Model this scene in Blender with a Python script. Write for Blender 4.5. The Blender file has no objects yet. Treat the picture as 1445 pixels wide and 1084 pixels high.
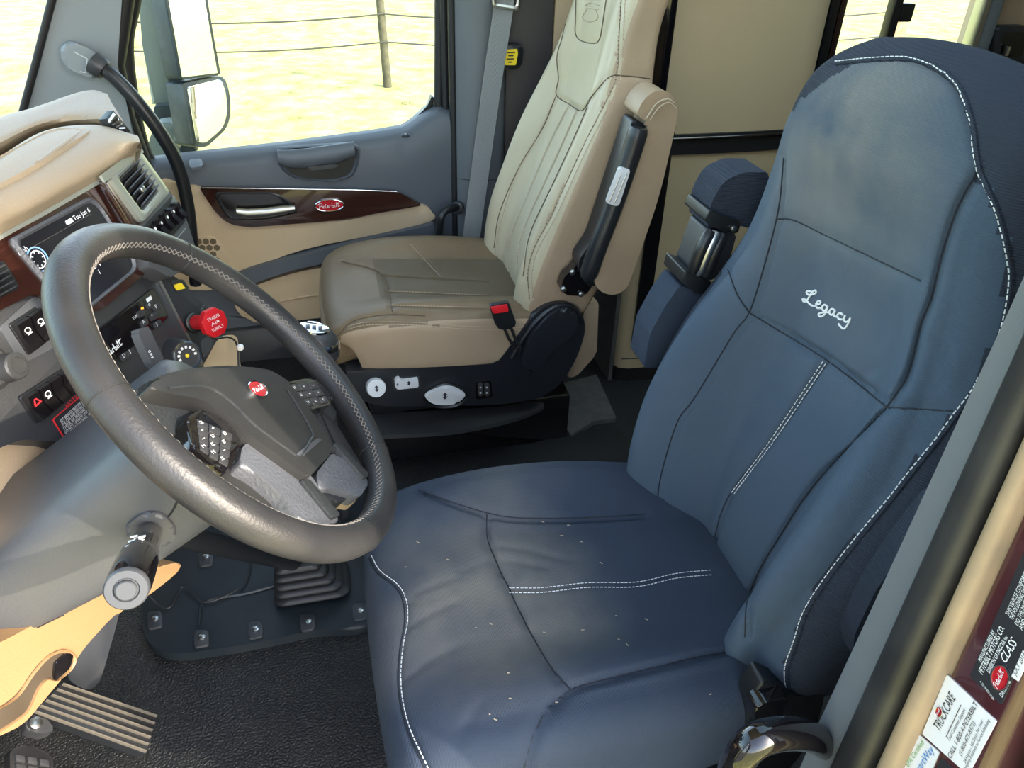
import bpy, bmesh, math, random
import numpy as np
from mathutils import Vector, Matrix
from mathutils.bvhtree import BVHTree
random.seed(4)
rad = math.radians
SC = bpy.context.scene
COL = SC.collection

# ------------------------------------------------------------------ camera
IW, IH, FPX = 1445.0, 1084.0, 1085.0
def cam_basis():
    d = np.array([672 - IW/2, 2180 - IH/2, FPX]); d /= np.linalg.norm(d)
    up = -d
    a = 5750 - IW/2
    y = -(a*up[0] + FPX*up[2]) / up[1]
    ex = np.array([a, y, FPX]); ex /= np.linalg.norm(ex)
    return np.array([ex, np.cross(up, ex), up])
CB = cam_basis()
CP = np.array([0.0, 0.0, 1.30])
cd = bpy.data.cameras.new('camera'); cam = bpy.data.objects.new('camera', cd); COL.objects.link(cam)
cd.sensor_fit = 'HORIZONTAL'; cd.sensor_width = 36.0; cd.lens = FPX*36.0/IW
cd.clip_start = 0.02; cd.clip_end = 500
M = Matrix.Identity(4)
for i in range(3):
    M[i][0] = CB[i, 0]; M[i][1] = -CB[i, 1]; M[i][2] = -CB[i, 2]; M[i][3] = CP[i]
cam.matrix_world = M
SC.camera = cam

# ------------------------------------------------------------------ world, sun, exposure
w = bpy.data.worlds.new('sky'); SC.world = w; w.use_nodes = True
nt = w.node_tree
sky = nt.nodes.new('ShaderNodeTexSky'); sky.sky_type = 'NISHITA'
sky.sun_disc = False; sky.sun_elevation = rad(27); sky.sun_rotation = rad(132); sky.air_density = 1.0; sky.dust_density = 2.0
bg = nt.nodes['Background']; bg.inputs['Strength'].default_value = 0.42
hs = nt.nodes.new('ShaderNodeHueSaturation'); hs.inputs['Saturation'].default_value = 0.75
nt.links.new(sky.outputs[0], hs.inputs['Color']); nt.links.new(hs.outputs[0], bg.inputs[0])
SUN_TO = Vector((0.66, -0.60, 0.46)).normalized()
sl = bpy.data.lights.new('sun', 'SUN'); sl.energy = 2.4; sl.angle = rad(0.6); sl.color = (1.0, 0.88, 0.70)
so = bpy.data.objects.new('sun', sl); COL.objects.link(so)
so.rotation_euler = SUN_TO.to_track_quat('Z', 'Y').to_euler()
vs = SC.view_settings
vs.view_transform = 'Standard'; vs.look = 'None'; vs.gamma = 1.0; vs.use_curve_mapping = False
vs.exposure = 1.5

# ------------------------------------------------------------------ pixel helpers (a point of the photograph on a given plane)
def ray(px, py):
    v = np.array([px - IW/2, py - IH/2, FPX]); v /= np.linalg.norm(v)
    return CB @ v
def PX(px, py, x): r = ray(px, py); return CP + r*((x - CP[0])/r[0])
def PY(px, py, y): r = ray(px, py); return CP + r*((y - CP[1])/r[1])
def PZ(px, py, z): r = ray(px, py); return CP + r*((z - CP[2])/r[2])
def PP(px, py, p0, n):
    r = ray(px, py); n = np.array(n, float)
    return CP + r*(((np.array(p0, float) - CP) @ n)/(r @ n))
def unit(v): v = np.array(v, float); return v/np.linalg.norm(v)

# ------------------------------------------------------------------ materials
MATS = {}
def mat(name, col, rough=0.5, metal=0.0, spec=0.5, bump=None, var=None, coat=0.0, wave=None, emit=None, dirt=None):
    """bump=(scale,strength) noise relief; var=(colour2, scale, amount) blotches; wave=(scale,strength) weave; dirt=(colour, centre, radius, amount)"""
    m = bpy.data.materials.new(name); m.use_nodes = True
    t = m.node_tree; b = t.nodes['Principled BSDF']
    b.inputs['Base Color'].default_value = (*col, 1); b.inputs['Roughness'].default_value = rough
    b.inputs['Metallic'].default_value = metal; b.inputs['Specular IOR Level'].default_value = spec
    b.inputs['Coat Weight'].default_value = coat
    tc = t.nodes.new('ShaderNodeTexCoord')
    last = None
    if var:
        n = t.nodes.new('ShaderNodeTexNoise'); n.inputs['Scale'].default_value = var[1]; n.inputs['Detail'].default_value = 6
        t.links.new(tc.outputs['Object'], n.inputs['Vector'])
        r = t.nodes.new('ShaderNodeMapRange'); r.inputs[1].default_value = 0.42; r.inputs[2].default_value = 0.75
        r.inputs[4].default_value = var[2]
        t.links.new(n.outputs['Fac'], r.inputs[0])
        mx = t.nodes.new('ShaderNodeMix'); mx.data_type = 'RGBA'
        mx.inputs[6].default_value = (*col, 1); mx.inputs[7].default_value = (*var[0], 1)
        t.links.new(r.outputs[0], mx.inputs[0]); last = mx.outputs[2]
    if dirt:
        for (dc, cen, radius, amt) in dirt:
            vm = t.nodes.new('ShaderNodeVectorMath'); vm.operation = 'DISTANCE'; vm.inputs[1].default_value = cen
            t.links.new(tc.outputs['Object'], vm.inputs[0])
            n = t.nodes.new('ShaderNodeTexNoise'); n.inputs['Scale'].default_value = 7; n.inputs['Detail'].default_value = 6
            t.links.new(tc.outputs['Object'], n.inputs['Vector'])
            r1 = t.nodes.new('ShaderNodeMapRange'); r1.inputs[1].default_value = radius; r1.inputs[2].default_value = radius*0.15
            t.links.new(vm.outputs['Value'], r1.inputs[0])
            r2 = t.nodes.new('ShaderNodeMapRange'); r2.inputs[1].default_value = 0.25; r2.inputs[2].default_value = 0.75
            r2.inputs[4].default_value = amt
            t.links.new(n.outputs['Fac'], r2.inputs[0])
            mu = t.nodes.new('ShaderNodeMath'); mu.operation = 'MULTIPLY'
            t.links.new(r1.outputs[0], mu.inputs[0]); t.links.new(r2.outputs[0], mu.inputs[1])
            mx = t.nodes.new('ShaderNodeMix'); mx.data_type = 'RGBA'
            mx.inputs[6].default_value = (*col, 1); mx.inputs[7].default_value = (*dc, 1)
            if last: t.links.new(last, mx.inputs[6])
            t.links.new(mu.outputs[0], mx.inputs[0]); last = mx.outputs[2]
    if last: t.links.new(last, b.inputs['Base Color'])
    prev = None
    def addbump(src, strength, dist):
        nonlocal prev
        bp = t.nodes.new('ShaderNodeBump'); bp.inputs['Strength'].default_value = strength; bp.inputs['Distance'].default_value = dist
        t.links.new(src, bp.inputs['Height'])
        if prev: t.links.new(prev, bp.inputs['Normal'])
        prev = bp.outputs[0]; t.links.new(prev, b.inputs['Normal'])
    if bump:
        n = t.nodes.new('ShaderNodeTexNoise'); n.inputs['Scale'].default_value = bump[0]; n.inputs['Detail'].default_value = 3
        t.links.new(tc.outputs['Object'], n.inputs['Vector']); addbump(n.outputs['Fac'], bump[1], 0.002)
    if wave:
        n = t.nodes.new('ShaderNodeTexWave'); n.inputs['Scale'].default_value = wave[0]; n.inputs['Distortion'].default_value = 0.6
        n.bands_direction = wave[2] if len(wave) > 2 else 'Z'
        t.links.new(tc.outputs['Object'], n.inputs['Vector']); addbump(n.outputs['Fac'], wave[1], 0.001)
    if emit:
        b.inputs['Emission Color'].default_value = (*emit[0], 1); b.inputs['Emission Strength'].default_value = emit[1]
    MATS[name] = m
    return m
def glass(name, tint=(0.92, 0.97, 0.95), refl=0.08):
    m = bpy.data.materials.new(name); m.use_nodes = True; t = m.node_tree
    t.nodes.remove(t.nodes['Principled BSDF'])
    tr = t.nodes.new('ShaderNodeBsdfTransparent'); tr.inputs[0].default_value = (*tint, 1)
    gl = t.nodes.new('ShaderNodeBsdfGlossy'); gl.inputs['Roughness'].default_value = 0.02
    mx = t.nodes.new('ShaderNodeMixShader'); fr = t.nodes.new('ShaderNodeFresnel'); fr.inputs[0].default_value = 1.25
    t.links.new(fr.outputs[0], mx.inputs[0]); t.links.new(tr.outputs[0], mx.inputs[1]); t.links.new(gl.outputs[0], mx.inputs[2])
    t.links.new(mx.outputs[0], t.nodes['Material Output'].inputs[0]); MATS[name] = m
def wood(name):
    m = mat(name, (0.045, 0.012, 0.008), 0.18, coat=0.6)
    t = m.node_tree; b = t.nodes['Principled BSDF']
    tc = t.nodes.new('ShaderNodeTexCoord'); mp = t.nodes.new('ShaderNodeMapping'); mp.inputs['Scale'].default_value = (6, 6, 60)
    n = t.nodes.new('ShaderNodeTexNoise'); n.inputs['Scale'].default_value = 3; n.inputs['Detail'].default_value = 5; n.inputs['Distortion'].default_value = 1.2
    cr = t.nodes.new('ShaderNodeValToRGB'); cr.color_ramp.elements[0].color = (0.018, 0.0062, 0.005, 1); cr.color_ramp.elements[1].color = (0.040, 0.0125, 0.009, 1)
    cr.color_ramp.elements[0].position = 0.35; cr.color_ramp.elements[1].position = 0.7
    t.links.new(tc.outputs['Object'], mp.inputs[0]); t.links.new(mp.outputs[0], n.inputs['Vector']); t.links.new(n.outputs['Fac'], cr.inputs[0])
    t.links.new(cr.outputs[0], b.inputs['Base Color'])
def grass(name):
    m = mat(name, (0.35, 0.30, 0.10), 0.9)
    t = m.node_tree; b = t.nodes['Principled BSDF']
    tc = t.nodes.new('ShaderNodeTexCoord')
    n = t.nodes.new('ShaderNodeTexNoise'); n.inputs['Scale'].default_value = 2.2; n.inputs['Detail'].default_value = 9; n.inputs['Roughness'].default_value = 0.7
    cr = t.nodes.new('ShaderNodeValToRGB')
    e = cr.color_ramp.elements; e[0].position = 0.33; e[0].color = (0.15, 0.145, 0.036, 1); e[1].position = 0.62; e[1].color = (0.52, 0.49, 0.19, 1)
    k = e.new(0.48); k.color = (0.38, 0.355, 0.11, 1)
    t.links.new(tc.outputs['Object'], n.inputs['Vector']); t.links.new(n.outputs['Fac'], cr.inputs[0]); t.links.new(cr.outputs[0], b.inputs['Base Color'])

DUST = (0.30, 0.265, 0.21)
mat('navy', (0.030, 0.042, 0.066), 0.85, spec=0.25, bump=(900, 0.25), wave=(190, 0.35, 'X'), var=((0.042, 0.056, 0.080), 5, 0.7),
    dirt=[(DUST, (0.17, 0.74, 0.44), 0.22, 0.85), (DUST, (0.25, 0.99, 0.46), 0.13, 0.25)])
mat('navy_back', (0.056, 0.083, 0.120), 0.85, spec=0.25, bump=(900, 0.25), wave=(190, 0.4, 'Z'), var=((0.070, 0.098, 0.134), 5, 0.7),
    dirt=[(DUST, (0.61, 0.80, 1.06), 0.20, 0.75), ((0.17, 0.18, 0.185), (0.61, 0.80, 0.92), 0.24, 0.5)])
mat('navy_rib', (0.024, 0.031, 0.048), 0.8, spec=0.3, wave=(120, 0.8, 'Z'), bump=(700, 0.3))
mat('thread', (0.75, 0.76, 0.76), 0.7)
mat('lacing_grey', (0.13, 0.12, 0.11), 0.7)
mat('tan_thread', (0.42, 0.33, 0.23), 0.7)
mat('tan_leather', (0.35, 0.255, 0.168), 0.48, spec=0.5, bump=(350, 0.35), var=((0.27, 0.195, 0.126), 6, 0.6))
mat('worn_leather', (0.150, 0.102, 0.056), 0.45, spec=0.4, bump=(350, 0.45), var=((0.19, 0.14, 0.085), 9, 0.8))
mat('insert_leather', (0.105, 0.076, 0.043), 0.58, spec=0.35, bump=(500, 0.5), var=((0.13, 0.105, 0.068), 8, 0.7))
mat('cream_leather', (0.44, 0.375, 0.255), 0.45, spec=0.5, bump=(350, 0.35), var=((0.36, 0.30, 0.20), 6, 0.6))
mat('door_grey', (0.075, 0.085, 0.102), 0.5, bump=(500, 0.25))
mat('pillar_grey', (0.22, 0.245, 0.26), 0.55, bump=(400, 0.2))
mat('shroud_grey', (0.050, 0.054, 0.062), 0.48, bump=(500, 0.2), var=((0.078, 0.077, 0.077), 7, 0.6))
mat('pillar_dark', (0.115, 0.125, 0.135), 0.55, bump=(400, 0.2))
mat('channel', (0.035, 0.031, 0.031), 0.5)
mat('seam_navy', (0.010, 0.013, 0.02), 0.8)
mat('seam_tan', (0.09, 0.065, 0.042), 0.7)
mat('rib_tan', (0.10, 0.088, 0.07), 0.6)
mat('cap_grey', (0.045, 0.048, 0.055), 0.45)
mat('recess_brown', (0.045, 0.033, 0.022), 0.6)
mat('beige_dimmed', (0.235, 0.140, 0.066), 0.55, bump=(400, 0.3))  # same plastic as beige, darkened in its colour to offset strong daylight
mat('beige', (0.47, 0.35, 0.225), 0.55, bump=(400, 0.3))
mat('sleeper_tan', (0.48, 0.36, 0.23), 0.65, bump=(300, 0.3))
mat('closet_tan', (0.46, 0.36, 0.215), 0.6, bump=(300, 0.2))
mat('dash_tan', (0.33, 0.262, 0.180), 0.5, bump=(420, 0.45))
mat('dark_plastic', (0.026, 0.028, 0.033), 0.42, bump=(500, 0.2), var=((0.06, 0.056, 0.05), 8, 0.5))
mat('black_plastic', (0.011, 0.012, 0.014), 0.35, bump=(500, 0.12))
mat('seat_plastic', (0.014, 0.016, 0.020), 0.30, bump=(500, 0.2))
mat('black_gloss', (0.006, 0.005, 0.006), 0.08, coat=0.5)
mat('rubber', (0.010, 0.010, 0.011), 0.55)
mat('floor_rubber', (0.009, 0.0095, 0.0105), 0.40, bump=(230, 2.2), var=((0.022, 0.021, 0.02), 10, 0.6))
mat('floor_cover', (0.009, 0.0135, 0.017), 0.45, spec=0.35, bump=(500, 0.15), var=((0.05, 0.05, 0.048), 5, 0.35))
mat('carpet', (0.075, 0.070, 0.065), 0.95, bump=(700, 1.0), var=((0.12, 0.11, 0.1), 30, 0.7))
mat('chrome', (0.75, 0.75, 0.76), 0.12, metal=1.0)
mat('satin', (0.52, 0.53, 0.53), 0.30, metal=1.0)
mat('silver_trim', (0.52, 0.55, 0.50), 0.30, metal=0.7)
mat('spoke_silver', (0.115, 0.122, 0.140), 0.42, metal=0.3, bump=(260, 0.7))
mat('wheel_leather', (0.020, 0.020, 0.022), 0.40, spec=0.42, bump=(330, 0.2), var=((0.052, 0.050, 0.047), 9, 0.6))
mat('hub_grey', (0.022, 0.025, 0.028), 0.48, spec=0.3, bump=(260, 0.5), var=((0.05, 0.048, 0.045), 8, 0.35))
mat('hub_grey2', (0.018, 0.0187, 0.0195), 0.52, spec=0.3, bump=(400, 0.2), var=((0.045, 0.043, 0.040), 8, 0.45))
mat('badge_red', (0.42, 0.010, 0.018), 0.25, coat=0.4)
mat('knob_red', (0.60, 0.012, 0.020), 0.35)
mat('red_print', (0.65, 0.02, 0.03), 0.5)
mat('white_print', (0.80, 0.80, 0.80), 0.5)
mat('black_print', (0.015, 0.015, 0.018), 0.5)
mat('blue_print', (0.05, 0.22, 0.50), 0.5)
mat('green_print', (0.16, 0.36, 0.10), 0.5)
mat('white_plastic', (0.62, 0.63, 0.65), 0.4)
mat('sticker_white', (0.72, 0.69, 0.68), 0.45)
mat('sticker_black', (0.022, 0.022, 0.026), 0.35)
mat('sticker_yellow', (0.85, 0.62, 0.02), 0.5)
mat('screen', (0.008, 0.008, 0.010), 0.10, emit=((0.010, 0.011, 0.014), 0.4))
mat('screen_white', (0.6, 0.6, 0.62), 0.4, emit=((0.8, 0.85, 0.9), 0.25))
mat('screen_blue', (0.2, 0.35, 0.6), 0.4, emit=((0.25, 0.45, 0.8), 0.2))
mat('amber', (0.8, 0.3, 0.02), 0.4, emit=((1.0, 0.35, 0.03), 0.8))
mat('belt', (0.20, 0.205, 0.205), 0.7, wave=(500, 0.4, 'Y'), bump=(600, 0.3))
mat('maroon_paint', (0.050, 0.010, 0.014), 0.22, coat=0.8, var=((0.10, 0.05, 0.045), 14, 0.35))
mat('frame_beige', (0.38, 0.26, 0.15), 0.5, bump=(60, 0.3), var=((0.16, 0.13, 0.10), 9, 0.8))
mat('seal_black', (0.012, 0.012, 0.013), 0.5, var=((0.05, 0.048, 0.045), 12, 0.6))
mat('mirror', (0.85, 0.88, 0.86), 0.02, metal=1.0)
mat('mirror_arm', (0.035, 0.045, 0.050), 0.45, var=((0.12, 0.13, 0.13), 20, 0.5))
mat('mirror_shell', (0.30, 0.33, 0.30), 0.35)
mat('post_wood', (0.045, 0.042, 0.026), 0.9, bump=(40, 0.8), var=((0.09, 0.08, 0.05), 12, 0.8))
mat('wire', (0.03, 0.03, 0.025), 0.6)
mat('rust', (0.20, 0.12, 0.07), 0.8, var=((0.35, 0.25, 0.16), 15, 0.8))
mat('ceiling_tan', (0.50, 0.42, 0.32), 0.8)
mat('barn', (0.35, 0.32, 0.28), 0.8)
glass('glass'); glass('windscreen', (0.88, 0.96, 0.92))
wood('wood'); grass('grass')

# ------------------------------------------------------------------ geometry helpers
def catmull(pts, n, closed=False):
    p = np.array(pts, float); m = len(p)
    if m == 2 and not closed: return np.array([p[0] + (p[1]-p[0])*s for s in np.linspace(0, 1, n)])
    segs = m if closed else m-1
    T = np.linspace(0, segs, n, endpoint=not closed); out = []
    for t in T:
        i = min(int(t), segs-1); s = t - i
        g = (lambda k: p[k % m]) if closed else (lambda k: p[min(max(k, 0), m-1)])
        p0, p1, p2, p3 = g(i-1), g(i), g(i+1), g(i+2)
        if not closed:
            if i == 0: p0 = 2*p1 - p2
            if i == m-2: p3 = 2*p2 - p1
        out.append(0.5*((2*p1) + (p2-p0)*s + (2*p0-5*p1+4*p2-p3)*s*s + (3*p1-p0-3*p2+p3)*s**3))
    return np.array(out)
def resample(poly, n, closed=True):
    p = np.array(poly, float)
    if closed: p = np.vstack([p, p[:1]])
    d = np.r_[0, np.cumsum(np.linalg.norm(np.diff(p, axis=0), axis=1))]
    s = np.linspace(0, d[-1], n, endpoint=not closed)
    return np.array([[np.interp(x, d, p[:, k]) for k in range(p.shape[1])] for x in s])
def rounded(pts, r, seg=4):
    p = [np.array(q, float) for q in pts]; n = len(p); out = []
    for i in range(n):
        a, b, c = p[i-1], p[i], p[(i+1) % n]
        rr = r[i] if isinstance(r, (list, tuple)) else r
        d1, d2 = np.linalg.norm(a-b), np.linalg.norm(c-b)
        k = min(rr, d1*0.48, d2*0.48)
        if k < 1e-6: out.append(b); continue
        s, e = b + (a-b)/d1*k, b + (c-b)/d2*k
        for t in np.linspace(0, 1, seg+1): out.append((1-t)**2*s + 2*t*(1-t)*b + t*t*e)
    return np.array(out)

def finish(o, sharp=38):
    me = o.data
    me.shade_smooth()
    if sharp: me.set_sharp_from_angle(angle=rad(sharp))
def attach(o, parent):
    if parent is not None:
        o.parent = parent
        base = parent
        L = Vector((0, 0, 0))
        while base is not None:
            L = L + base.location; base = base.parent
        if parent.type == 'EMPTY': o.matrix_parent_inverse = Matrix.Translation(-parent.location)
    return o
def mesh(name, verts, faces, m, parent=None, sharp=38, recalc=True):
    me = bpy.data.meshes.new(name)
    me.from_pydata([tuple(v) for v in verts], [], [tuple(f) for f in faces])
    if recalc:
        bm = bmesh.new(); bm.from_mesh(me); bmesh.ops.recalc_face_normals(bm, faces=bm.faces); bm.to_mesh(me); bm.free()
    me.materials.append(MATS[m] if isinstance(m, str) else m)
    o = bpy.data.objects.new(name, me); COL.objects.link(o); finish(o, sharp)
    return attach(o, parent)
def from_bm(name, bm, m, parent=None, sharp=38):
    me = bpy.data.meshes.new(name); bmesh.ops.recalc_face_normals(bm, faces=bm.faces); bm.to_mesh(me); bm.free()
    me.materials.append(MATS[m] if isinstance(m, str) else m)
    o = bpy.data.objects.new(name, me); COL.objects.link(o); finish(o, sharp)
    return attach(o, parent)
def slab(name, pts, n, thick, m, parent=None, bevel=0.0, seg=2, sharp=38):
    """outline pts = the FRONT face; body goes back along -n by thick"""
    n = unit(n); bm = bmesh.new()
    f = [bm.verts.new(p) for p in pts]; b = [bm.verts.new(np.array(p) - n*thick) for p in pts]
    k = len(pts)
    front = bm.faces.new(f); bm.faces.new(b[::-1])
    for i in range(k): bm.faces.new((f[i], b[i], b[(i+1) % k], f[(i+1) % k]))
    if bevel > 0:
        bmesh.ops.bevel(bm, geom=[e for e in front.edges], offset=bevel, segments=seg, profile=0.5, affect='EDGES', clamp_overlap=True)
    return from_bm(name, bm, m, parent, sharp)
def ring(name, outer, inner, n, thick, m, parent=None, N=48, dome=0.0):
    n = unit(n); o = resample(outer, N); i = resample(inner, N)
    # align start
    k = int(np.argmin(np.linalg.norm(i - o[0], axis=1))); i = np.roll(i, -k, axis=0)
    mid = (o+i)/2 + n*dome
    rows = [o - n*thick, o, mid, i, i - n*thick]
    V = np.vstack(rows); F = []
    for r in range(4):
        for j in range(N):
            a, b = r*N+j, r*N+(j+1) % N
            F.append((a, b, b+N, a+N))
    for j in range(N): F.append((4*N+j, 4*N+(j+1) % N, (j+1) % N, j))
    return mesh(name, V, F, m, parent)
def frames(path, closed=False):
    p = np.array(path, float); k = len(p)
    if closed: t = np.roll(p, -1, 0) - np.roll(p, 1, 0)
    else: t = np.gradient(p, axis=0)
    t /= np.linalg.norm(t, axis=1)[:, None] + 1e-12
    ref = np.array([0, 0, 1.0]) if abs(t[0][2]) < 0.9 else np.array([1.0, 0, 0])
    u = np.cross(t[0], ref); u /= np.linalg.norm(u); U = [u]
    for i in range(1, k):
        u = U[-1] - t[i]*(U[-1] @ t[i]); u /= np.linalg.norm(u); U.append(u)
    U = np.array(U); return p, t, U, np.cross(t, U)
def tube_geo(path, r, seg=8, closed=False, caps=True, base=0):
    p, t, U, Vv = frames(path, closed); k = len(p)
    R = np.full(k, r) if np.isscalar(r) else np.array(r, float)
    a = np.linspace(0, 2*math.pi, seg, endpoint=False); V = []; F = []
    for i in range(k):
        for x in a: V.append(p[i] + R[i]*(math.cos(x)*U[i] + math.sin(x)*Vv[i]))
    for i in range(k if closed else k-1):
        j = (i+1) % k
        for s in range(seg):
            F.append((base+i*seg+s, base+i*seg+(s+1) % seg, base+j*seg+(s+1) % seg, base+j*seg+s))
    if caps and not closed:
        F.append(tuple(base+s for s in range(seg))[::-1]); F.append(tuple(base+(k-1)*seg+s for s in range(seg)))
    return V, F
def tube(name, path, r, m, parent=None, seg=10, closed=False, sharp=50):
    V, F = tube_geo(path, r, seg, closed); return mesh(name, V, F, m, parent, sharp)
def multi_tube(name, paths, r, m, parent=None, seg=5):
    V = []; F = []
    for p in paths:
        v, f = tube_geo(p, r, seg, False, True, len(V)); V += v; F += f
    return mesh(name, V, F, m, parent, 60)
def loft(name, sections, m, parent=None, closed=True, caps=True, sharp=38):
    S = [np.array(s, float) for s in sections]; k = len(S[0]); V = np.vstack(S); F = []
    for i in range(len(S)-1):
        for j in range(k if closed else k-1):
            a, b = i*k+j, i*k+(j+1) % k
            F.append((a, b, b+k, a+k))
    if caps and closed:
        F.append(tuple(range(k))[::-1]); F.append(tuple((len(S)-1)*k + j for j in range(k)))
    return mesh(name, V, F, m, parent, sharp)
def lathe(name, prof, o, axis, m, parent=None, seg=24, sharp=38):
    ax = unit(axis); ref = np.array([0, 0, 1.0]) if abs(ax[2]) < 0.9 else np.array([1.0, 0, 0])
    u = unit(np.cross(ax, ref)); v = np.cross(ax, u); o = np.array(o, float)
    S = [[o + ax*h + r*(math.cos(a)*u + math.sin(a)*v) for a in np.linspace(0, 2*math.pi, seg, endpoint=False)] for r, h in prof]
    return loft(name, S, m, parent, True, True, sharp)
def box(name, c, s, m, parent=None, bevel=0.004, axes=None, seg=2):
    A = np.eye(3) if axes is None else np.array([unit(a) for a in axes])
    bm = bmesh.new(); bmesh.ops.create_cube(bm, size=1.0)
    for v in bm.verts:
        q = np.array(c, float) + A[0]*v.co.x*s[0] + A[1]*v.co.y*s[1] + A[2]*v.co.z*s[2]; v.co = q
    if bevel > 0: bmesh.ops.bevel(bm, geom=list(bm.edges), offset=bevel, segments=seg, profile=0.5, affect='EDGES', clamp_overlap=True)
    return from_bm(name, bm, m, parent)
def strip(name, path, wdir, width, thick, m, parent=None):
    p = np.array(path, float); S = []
    t = np.gradient(p, axis=0)
    for i in range(len(p)):
        wd = np.array(wdir[i] if np.ndim(wdir) == 2 else wdir, float); wd = unit(wd - unit(t[i])*(wd @ unit(t[i])))
        nn = unit(np.cross(t[i], wd)); h = (width[i] if np.ndim(width) else width)/2
        S.append([p[i] - wd*h - nn*thick/2, p[i] + wd*h - nn*thick/2, p[i] + wd*h + nn*thick/2, p[i] - wd*h + nn*thick/2])
    return loft(name, S, m, parent)
def text(name, s, o, ex, ey, size, m, parent=None, depth=0.0003, align='LEFT', shear=0.0, width=None, lift=0.0006):
    cu = bpy.data.curves.new(name, 'FONT'); cu.body = s; cu.size = 1.0; cu.align_x = align; cu.shear = shear; cu.resolution_u = 2
    t = bpy.data.objects.new('tmp_text', cu); COL.objects.link(t)
    dg = bpy.context.evaluated_depsgraph_get(); dg.update()
    me = bpy.data.meshes.new_from_object(t.evaluated_get(dg)); bpy.data.objects.remove(t); bpy.data.curves.remove(cu)
    xs = [v.co.x for v in me.vertices]; k = size
    kx = k if width is None or not xs else width/max(max(xs)-min(xs), 1e-6)
    ex, ey = unit(ex), unit(ey); nn = np.cross(ex, ey); o = np.array(o, float)
    for v in me.vertices: v.co = o + ex*v.co.x*kx + ey*v.co.y*k + nn*lift
    me.materials.clear(); me.materials.append(MATS[m])
    ob = bpy.data.objects.new(name, me); COL.objects.link(ob)
    return attach(ob, parent)

# ------------------------------------------------------------------ scene bookkeeping
def tag(o, label=None, cat=None, group=None, kind=None):
    if label: o['label'] = label
    if cat: o['category'] = cat
    if group: o['group'] = group
    if kind: o['kind'] = kind
    return o
def thing(name, label, cat, loc=(0, 0, 0), group=None):
    o = bpy.data.objects.new(name, None); COL.objects.link(o); o.location = loc; o.empty_display_size = 0.05
    return tag(o, label, cat, group)
def struct(name, label=None, cat=None, loc=(0, 0, 0)):
    o = bpy.data.objects.new(name, None); COL.objects.link(o); o.location = loc; o.empty_display_size = 0.05
    return tag(o, label, cat, None, 'structure')

# ------------------------------------------------------------------ upholstered pad: a lofted cushion with side bolsters
def pad(spine, wid, thk, bol, lat=(0, 1, 0), N=90, NF=72, corner=0.035, bstart=0.5, endk=(0.03, 0.03), flip=1, crown=None):
    """spine: list of (x,z) front-surface centre line; wid/thk/bol at the same stations; yc given through lat offset"""
    sp = catmull([(s[0], s[1]) for s in spine], N)
    x = np.linspace(0, 1, len(spine)); xi = np.linspace(0, 1, N)
    W = np.interp(xi, x, wid) if len(wid) == len(spine) else None
    W = catmull([(a, b) for a, b in zip(x, wid)], N)[:, 1]
    T = catmull([(a, b) for a, b in zip(x, thk)], N)[:, 1]; B = catmull([(a, b) for a, b in zip(x, bol)], N)[:, 1]
    CR = np.zeros(N) if crown is None else np.interp(xi, x, crown)
    tg = np.gradient(sp, axis=0); tg /= np.linalg.norm(tg, axis=1)[:, None]
    nr = np.stack([-tg[:, 1], tg[:, 0]], 1)*flip
    ds = np.r_[0, np.cumsum(np.linalg.norm(np.diff(sp, axis=0), axis=1))]
    S = []
    for i in range(N):
        a0, a1 = ds[i], ds[-1] - ds[i]
        k = 1.0
        e0 = min(a0/endk[0], 1) if endk[0] > 0 else 1; e1 = min(a1/endk[1], 1) if endk[1] > 0 else 1
        k = math.sqrt(max(1-(1-e0)**2, 0))*math.sqrt(max(1-(1-e1)**2, 0)); k = max(k, 0.02)
        wv, tv = W[i], T[i]; r = min(corner, wv*0.6, tv*0.45)
        sec = []
        for u in np.linspace(-1, 1, NF):
            s = min(max((abs(u)-bstart)/(0.88-bstart), 0), 1); g = s*s*(3-2*s)
            if abs(u) > 0.88: g *= 1 - 0.25*((abs(u)-0.88)/0.12)**2
            sec.append((u*(wv-r), B[i]*g + CR[i]*(1-u*u)))
        bd = sec[-1][1]
        arc = [(wv - r + r*math.sin(q), bd - r + r*math.cos(q)) for q in np.linspace(0.25, math.pi/2, 6)]
        side = [(wv, d) for d in np.linspace(bd - r, -tv + r*0.6, 8)[1:]]
        bk = [(wv - r*0.6*(1-math.cos(q)), -tv + r*0.6*(1-math.sin(q))) for q in np.linspace(0, math.pi/2, 4)[1:]]
        right = arc + side + bk
        left = [(-a, d) for a, d in right][::-1]
        back = [(v*(wv - r*0.6), -tv) for v in np.linspace(1, -1, 10)[1:-1]]
        full = sec + right + back + left
        md = -tv/2
        ring_ = []
        for (l, d) in full:
            l2, d2 = l*(0.25 + 0.75*k) if k < 1 else l, md + (d-md)*k
            ring_.append((sp[i, 0] + nr[i, 0]*d2, l2, sp[i, 1] + nr[i, 1]*d2))
        S.append(ring_)
    return S
def pad_mesh(S, yc):
    A = np.array(S); A[:, :, 1] += yc; n, k = A.shape[:2]
    V = A.reshape(-1, 3).copy(); F = []
    for i in range(n-1):
        for j in range(k): F.append((i*k+j, i*k+(j+1) % k, (i+1)*k+(j+1) % k, (i+1)*k+j))
    F.append(tuple(range(k))[::-1]); F.append(tuple((n-1)*k+j for j in range(k)))
    return V, F
def bvh_of(V, F): return BVHTree.FromPolygons([tuple(v) for v in V], [tuple(f) for f in F])
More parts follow.
